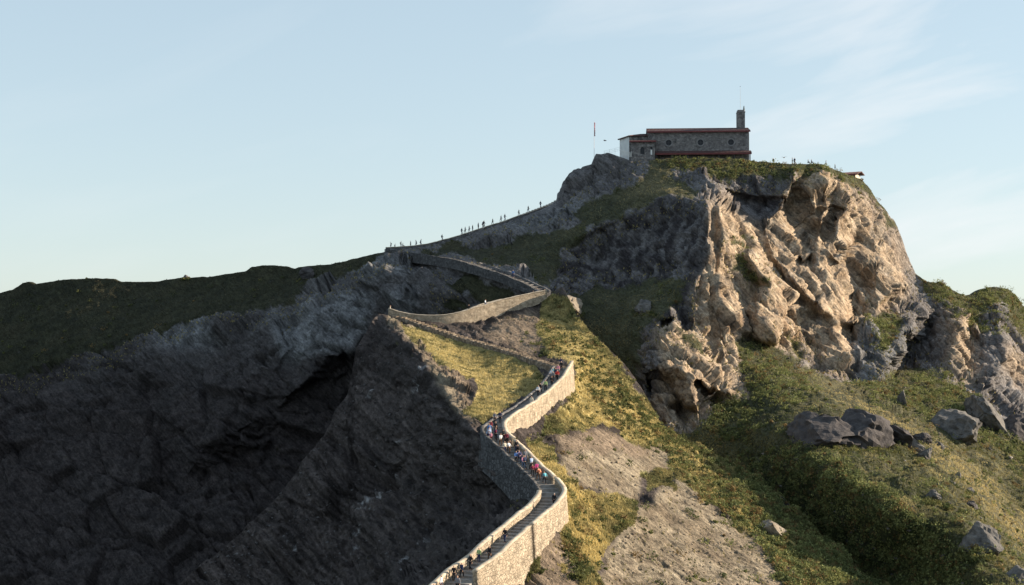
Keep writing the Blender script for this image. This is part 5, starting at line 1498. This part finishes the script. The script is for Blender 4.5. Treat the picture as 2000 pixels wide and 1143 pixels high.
PE = [  # seg, head x, head y, lateral, heading (u up the path, d down, or degrees), pose, shirt, trousers, hair, pack, label
    ('A', 981, 1024, .1, 'd', 'walk', 'black', 'navy', 'brown', None, 'person in an open black jacket walking down alone below the sharp bend'),
    ('A', 947, 1057, -.5, 'd', 'walk_back', 'black', 'brown', 'greyhair', None, 'person in dark shorts beside the right wall, next to the one in lime'),
    ('A', 932, 1063, .5, 'd', 'stand', 'lime', 'navy', 'brown', 'black', 'person in a lime shirt and dark vest on the lowest flight'),
    ('A', 914, 1080, .3, 'd', 'walk', 'black', 'black', 'brown', None, 'person in black just below the one in the lime shirt'),
    ('A', 899, 1096, .2, 'd', 'walk_back', 'navy', 'black', 'greyhair', None, 'grey haired person in navy between two people in black on the lowest flight'),
    ('A', 883, 1106, .6, 'd', 'walk', 'black', 'black', 'brown', 'black', 'person in black with a pack, next to the left parapet of the lowest flight'),
    ('A', 851, 1116, .8, 60, 'stand', 'white', 'navy', 'brown', None, 'person in a white top leaning at the left parapet near the bottom edge'),
    ('A', 841, 1132, .7, 'd', 'stand', 'pink', 'black', 'brown', None, 'person cut by the bottom edge, lowest on the left parapet'),
    ('A', 903, 1139, -.9, 'd', 'stand', 'grey', 'black', 'whitehair', None, 'white haired person cut by the bottom edge beside the right wall end'),
    ('A', 1083, 968, -.9, 'u', 'stand', 'black', 'black', 'whitehair', None, 'person with a round white hat standing against the wall at the sharp bend'),
    ('A', 1052, 936, -.2, 'u', 'climb', 'teal', 'black', 'brown', None, 'person in a teal jacket last in the crowd climbing above the sharp bend'),
    ('A', 1042, 926, .1, 'u', 'climb', 'orange', 'brown', 'brown', 'orange', 'person with an orange backpack ahead of the one in teal'),
    ('A', 1041, 916, -.4, 'u', 'walk', 'magenta', 'black', 'brown', None, 'person in a magenta top ahead of the orange backpack'),
    ('A', 1030, 901, -.4, 'u', 'walk', 'sky', 'black', 'maroon', None, 'person in a light blue shirt and red cap, taller than those around'),
    ('A', 1015, 901, .5, 'd', 'walk', 'pink', 'denim', 'brown', None, 'person in a pink top coming down past the red cap'),
    ('A', 1008, 890, .2, 'u', 'climb', 'mauve', 'navy', 'brown', 'navy', 'person in mauve with a navy backpack above the pink top'),
    ('A', 1001, 880, -.3, 'u', 'walk', 'black', 'black', 'brown', 'black', 'person all in black with a black pack, nearest behind the white shirt'),
    ('A', 995, 875, -.7, 'u', 'stand', 'black', 'navy', 'brown', None, 'person in black against the right parapet behind the white shirt'),
    ('A', 985, 872, .3, 'u', 'climb', 'white', 'brown', 'brown', None, 'person in a white shirt bending forward with brown trousers'),
    ('A', 978, 861, -.7, 'd', 'stand', 'maroon', 'black', 'brown', None, 'person in maroon between the two white shirts'),
    ('A', 973, 852, -.8, 'u', 'walk', 'black', 'black', 'brown', None, 'person in dark clothes close to the lit wall at the crowded corner'),
    ('A', 968, 860, .3, 'u', 'walk', 'white', 'brown', 'brown', None, 'person in a loose white shirt, second white shirt of the crowd'),
    ('A', 951, 851, .9, 'u', 'stand', 'pink', 'maroon', 'brown', None, 'short person in pink shorts at the outer corner wall', ),
    ('A', 943, 851, 1.1, 'u', 'sit', 'brown', 'cream', 'cream', None, 'person sitting on the outer corner wall with a cream bag'),
    ('A', 955, 838, .8, 'd', 'walk', 'sky', 'white', 'brown', None, 'person in white trousers leaning out at the corner'),
    ('A', 950, 842, 1.1, 'd', 'climb', 'sky', 'navy', 'brown', None, 'person in a pale blue shirt bent over the corner wall'),
    ('A', 958, 829, .6, 'd', 'stand', 'blue', 'black', 'whitehair', None, 'white haired person in a blue jacket above the corner'),
    ('A', 964, 822, .3, 'd', 'walk', 'maroon', 'black', 'whitehair', None, 'white haired person in a maroon jacket above the corner'),
    ('A', 972, 826, -.3, 'd', 'walk_back', 'black', 'black', 'whitehair', None, 'person in dark green beside the maroon jacket'),
    ('A', 981, 813, .0, 'd', 'stand', 'navy', 'black', 'whitehair', None, 'person in a navy jacket highest of the corner group'),
    ('A', 1044, 781, -.9, 'd', 'stand', 'cream', 'cream', 'cream', None, 'person in cream standing alone against the bright wall halfway up'),
    ('A', 1058, 763, .1, 'd', 'walk', 'white', 'black', 'brown', None, 'person in a patterned white top, lowest of the pair in the wall shadow'),
    ('A', 1063, 757, .3, 'd', 'walk_back', 'black', 'black', 'whitehair', None, 'person in black with pale cap in the wall shadow'),
    ('A', 1069, 750, -.1, 'd', 'stand', 'lime', 'black', 'whitehair', None, 'person in pale green top of the group in the wall shadow'),
    ('A', 1074, 721, .6, 'd', 'walk', 'white', 'grey', 'whitehair', None, 'pale haired person at the left of the uppermost group'),
    ('A', 1077, 724, .2, 'd', 'stand', 'grey', 'black', 'whitehair', None, 'person in grey with a pale hat in the uppermost group'),
    ('A', 1088, 724, -.4, 'd', 'walk', 'red', 'black', 'brown', None, 'person in a bright red jacket in the uppermost group'),
    ('A', 1081, 717, .2, 'd', 'stand', 'navy', 'black', 'brown', None, 'person in navy behind the bright red jacket'),
    ('A', 1087, 711, .1, 'd', 'walk', 'pink', 'grey', 'brown', None, 'person in a pale pink top behind the bright red jacket'),
    ('A', 1093, 704, -.1, 'd', 'stand', 'black', 'black', 'brown', None, 'person in black farthest back of the uppermost group'),
    ('A', 1024, 893, .3, 'u', 'walk', 'navy', 'black', 'brown', None, 'person in navy just above the red cap and light blue shirt'),
    ('A', 1012, 893, -.5, 'd', 'stand', 'grey', 'denim', 'brown', None, 'person in grey between the mauve top and the red cap'),
    ('A', 1006, 882, .7, 'd', 'walk', 'blue', 'black', 'greyhair', None, 'person in blue near the left parapet above the mauve top'),
    ('A', 991, 868, .0, 'u', 'walk_back', 'brown', 'black', 'brown', 'black', 'person in brown with a pack between the white shirt and the people in black'),
    ('A', 1036, 912, .4, 'u', 'climb', 'maroon', 'black', 'brown', None, 'person in maroon on the left of the magenta top'),
    ('A', 982, 866, .9, 'd', 'stand', 'cream', 'navy', 'brown', None, 'person in cream at the left parapet beside the first white shirt'),
    ('A', 961, 846, .1, 'u', 'walk', 'navy', 'black', 'brown', 'maroon', 'person in navy with a maroon pack rounding the crowded corner'),
    ('A', 967, 835, -.2, 'u', 'walk', 'black', 'denim', 'brown', None, 'person in black and jeans just above the crowded corner'),
    ('A', 975, 819, .6, 'd', 'walk', 'grey', 'black', 'brown', None, 'person in grey behind the maroon jacket above the corner'),
    ('A', 1098, 701, .3, 'd', 'walk', 'navy', 'grey', 'brown', None, 'person in navy at the very top of the lower path'),
    ('A', 1072, 731, -.3, 'u', 'climb', 'black', 'black', 'brown', 'black', 'person in black with a pack climbing just below the uppermost group'),
    ('A', 1083, 722, .7, 'd', 'walk', 'teal', 'black', 'brown', None, 'person in dull teal at the left wall of the uppermost group'),
    ('C', 757, 601, 0, 80, 'stand', 'cream', 'brown', 'brown', None, 'person in cream at the far left hairpin platform above the spur tip'),
    ('C', 917, 602, 0, 0, 'stand', 'black', 'black', 'greyhair', None, 'person in black on the path above the cream retaining wall'),
    ('C', 951, 594, .2, 70, 'walk', 'white', 'denim', 'brown', None, 'person in white behind the cream retaining wall'),
    ('C', 1043, 571, .1, 0, 'sit', 'black', 'black', 'brown', None, 'person in black sitting near the bend at the top of the spur'),
    ('C', 1051, 570, .3, 0, 'stand', 'grey', 'navy', 'brown', None, 'person in grey between the sitting one and the cream coat at the bend'),
    ('C', 1062, 566, -.2, 0, 'sit', 'cream', 'white', 'whitehair', None, 'person in a cream coat sitting on the wall at the bend'),
    ('D', 1002, 531, 0, 0, 'stand', 'blue', 'navy', 'greyhair', None, 'person in blue on the shaded steps above the bend'),
]
random.seed(3)
for (seg, hx, hy, lat, hd, pose, sh_, tr, hr, pk, lab) in PE:
    p, a = at_path(seg, hx, hy, lat, 1.66 if pose != 'sit' else 1.2)
    if lab.startswith('person cut'): pass
    face = a if hd == 'u' else (a + 180 if hd == 'd' else hd)
    face += random.uniform(-18, 18)
    sc = random.uniform(.95, 1.04) * (.78 if 'short person' in lab else 1) * (1.05 if 'taller' in lab else 1)
    person(p, face, pose, sh_, tr, hr, lab, pk, None, sc)
RID = [764.5, 772, 781, 788, 801.5, 815, 819.5, 865, 902, 908.5, 918, 924, 932, 942.5, 946, 964.5, 978.5, 987, 1013, 1032, 1059]
RL = ['leftmost person on the skyline steps, in dark clothes at the wall end', 'short person second from the left on the skyline steps', 'third person from the left on the skyline, broad in a dark coat', 'person sitting low between two standing ones at the left of the skyline',
      'person standing apart to the right of the sitting one on the skyline', 'left one of the close pair right of the hairpin on the skyline', 'right one of the close pair right of the hairpin on the skyline', 'lone person in the wide gap midway along the left skyline',
      'lowest walker of the long skyline file', 'second lowest walker of the long skyline file', 'third lowest walker of the long skyline file, slight and pale', 'fourth lowest walker of the long skyline file', 'walker just below the bunched pair on the skyline',
      'left walker of the bunched pair on the skyline', 'right walker of the bunched pair on the skyline', 'lone walker just above the bunched pair on the skyline', 'left walker of the upper pair on the skyline', 'right walker of the upper pair, bending forward on the skyline',
      'second highest walker but one on the skyline steps', 'second highest walker on the skyline steps, leaning forward', 'highest walker on the skyline steps below the crag']
for i, x in enumerate(RID):
    P, T, L = fr['E']
    q = proj(P); j = int(np.argmin(np.abs(q[:, 0] - x)))
    pos = P[j] + L[j] * random.uniform(-.2, .6); pos[2] = P[min(j + 1, len(P) - 1)][2]
    a = math.degrees(math.atan2(T[j][0], -T[j][1]))
    pose = 'sit' if i == 3 else random.choice(['walk', 'walk_back', 'climb', 'stand']) if i not in (0, 2) else 'stand'
    person(tuple(pos), a + (180 if random.random() < .3 else 0), pose, random.choice(['black', 'navy', 'grey', 'black']), random.choice(['black', 'navy']), 'brown', RL[i], 'black' if i in (0, 2, 7, 14) else None, 'walkers silhouetted on the skyline steps', random.uniform(.98, 1.12) * (.72 if i == 1 else 1))
TOPP = [(1512, 'sit', 'person sitting on the clifftop just right of the church'), (1550, 'stand', 'left person of the pair on the clifftop'), (1554.5, 'stand', 'right person of the pair on the clifftop'), (1580, 'sit', 'person on the clifftop midway between the pair and the shelter'),
        (1588, 'sit', 'person in dark clothes next to the middle one on the clifftop'), (1616, 'stand', 'person alone on the clifftop near the shelter'), (1633, 'stand', 'person at the left end of the shelter roof')]
NT = len([1 for _ in range(1)])
for i, (x, pose, lab) in enumerate(TOPP):
    j = int(np.argmin(np.abs(xsA - x)))
    q = PA[0, j].copy()
    person((q[0], q[1] + 1.4, q[2] + .05), random.uniform(-120, 120), pose, ['black', 'grey', 'navy', 'black', 'black', 'grey', 'black'][i], 'black', 'brown', lab, None, 'visitors on the clifftop')
# ------------------------------------------------------------------ gulls
def gull(px, py, D, rz, label):
    g = empty('gull', UP(px, py, D), rad(rz)); tag(g, label, 'bird')
    bm = bmesh.new()
    prev = None
    for y, r, z in ((-.42, .01, 0), (-.3, .06, .01), (-.1, .10, 0), (.12, .11, 0), (.3, .08, .02), (.38, .07, .04), (.45, .055, .04), (.52, .012, .02)):
        ring = [bm.verts.new((r * math.cos(a * math.pi / 4), y, z + r * math.sin(a * math.pi / 4))) for a in range(8)]
        if prev:
            for q in range(8): bm.faces.new([prev[q], prev[(q + 1) % 8], ring[(q + 1) % 8], ring[q]])
        prev = ring
    fin('body', bm, simple('gull_grey', (.12, .12, .13), .8), g)
    for s in (1, -1):
        bm = bmesh.new(); pts = [(.07, .15, .03), (.35, .24, .22), (.75, .05, .16), (.78, .0, .14), (.36, .04, .2), (.07, -.1, .02)]
        vs = [bm.verts.new((x * s, y, z)) for x, y, z in pts]; f = bm.faces.new(vs)
        r = bmesh.ops.extrude_face_region(bm, geom=[f]); bmesh.ops.translate(bm, verts=[v for v in r['geom'] if isinstance(v, bmesh.types.BMVert)], vec=(0, 0, .025))
        fin('wing', bm, simple('gull_wing', (.16, .16, .17), .8), g)
gull(1182, 275, 352, 60, 'dark bird in flight between the flagpole and the church')
gull(1531, 308, 352, -40, 'dark bird in flight just above the clifftop right of the church')
print('tris', sum(len(o.data.loops) - 2 * len(o.data.polygons) for o in bpy.data.objects if o.type == 'MESH'))
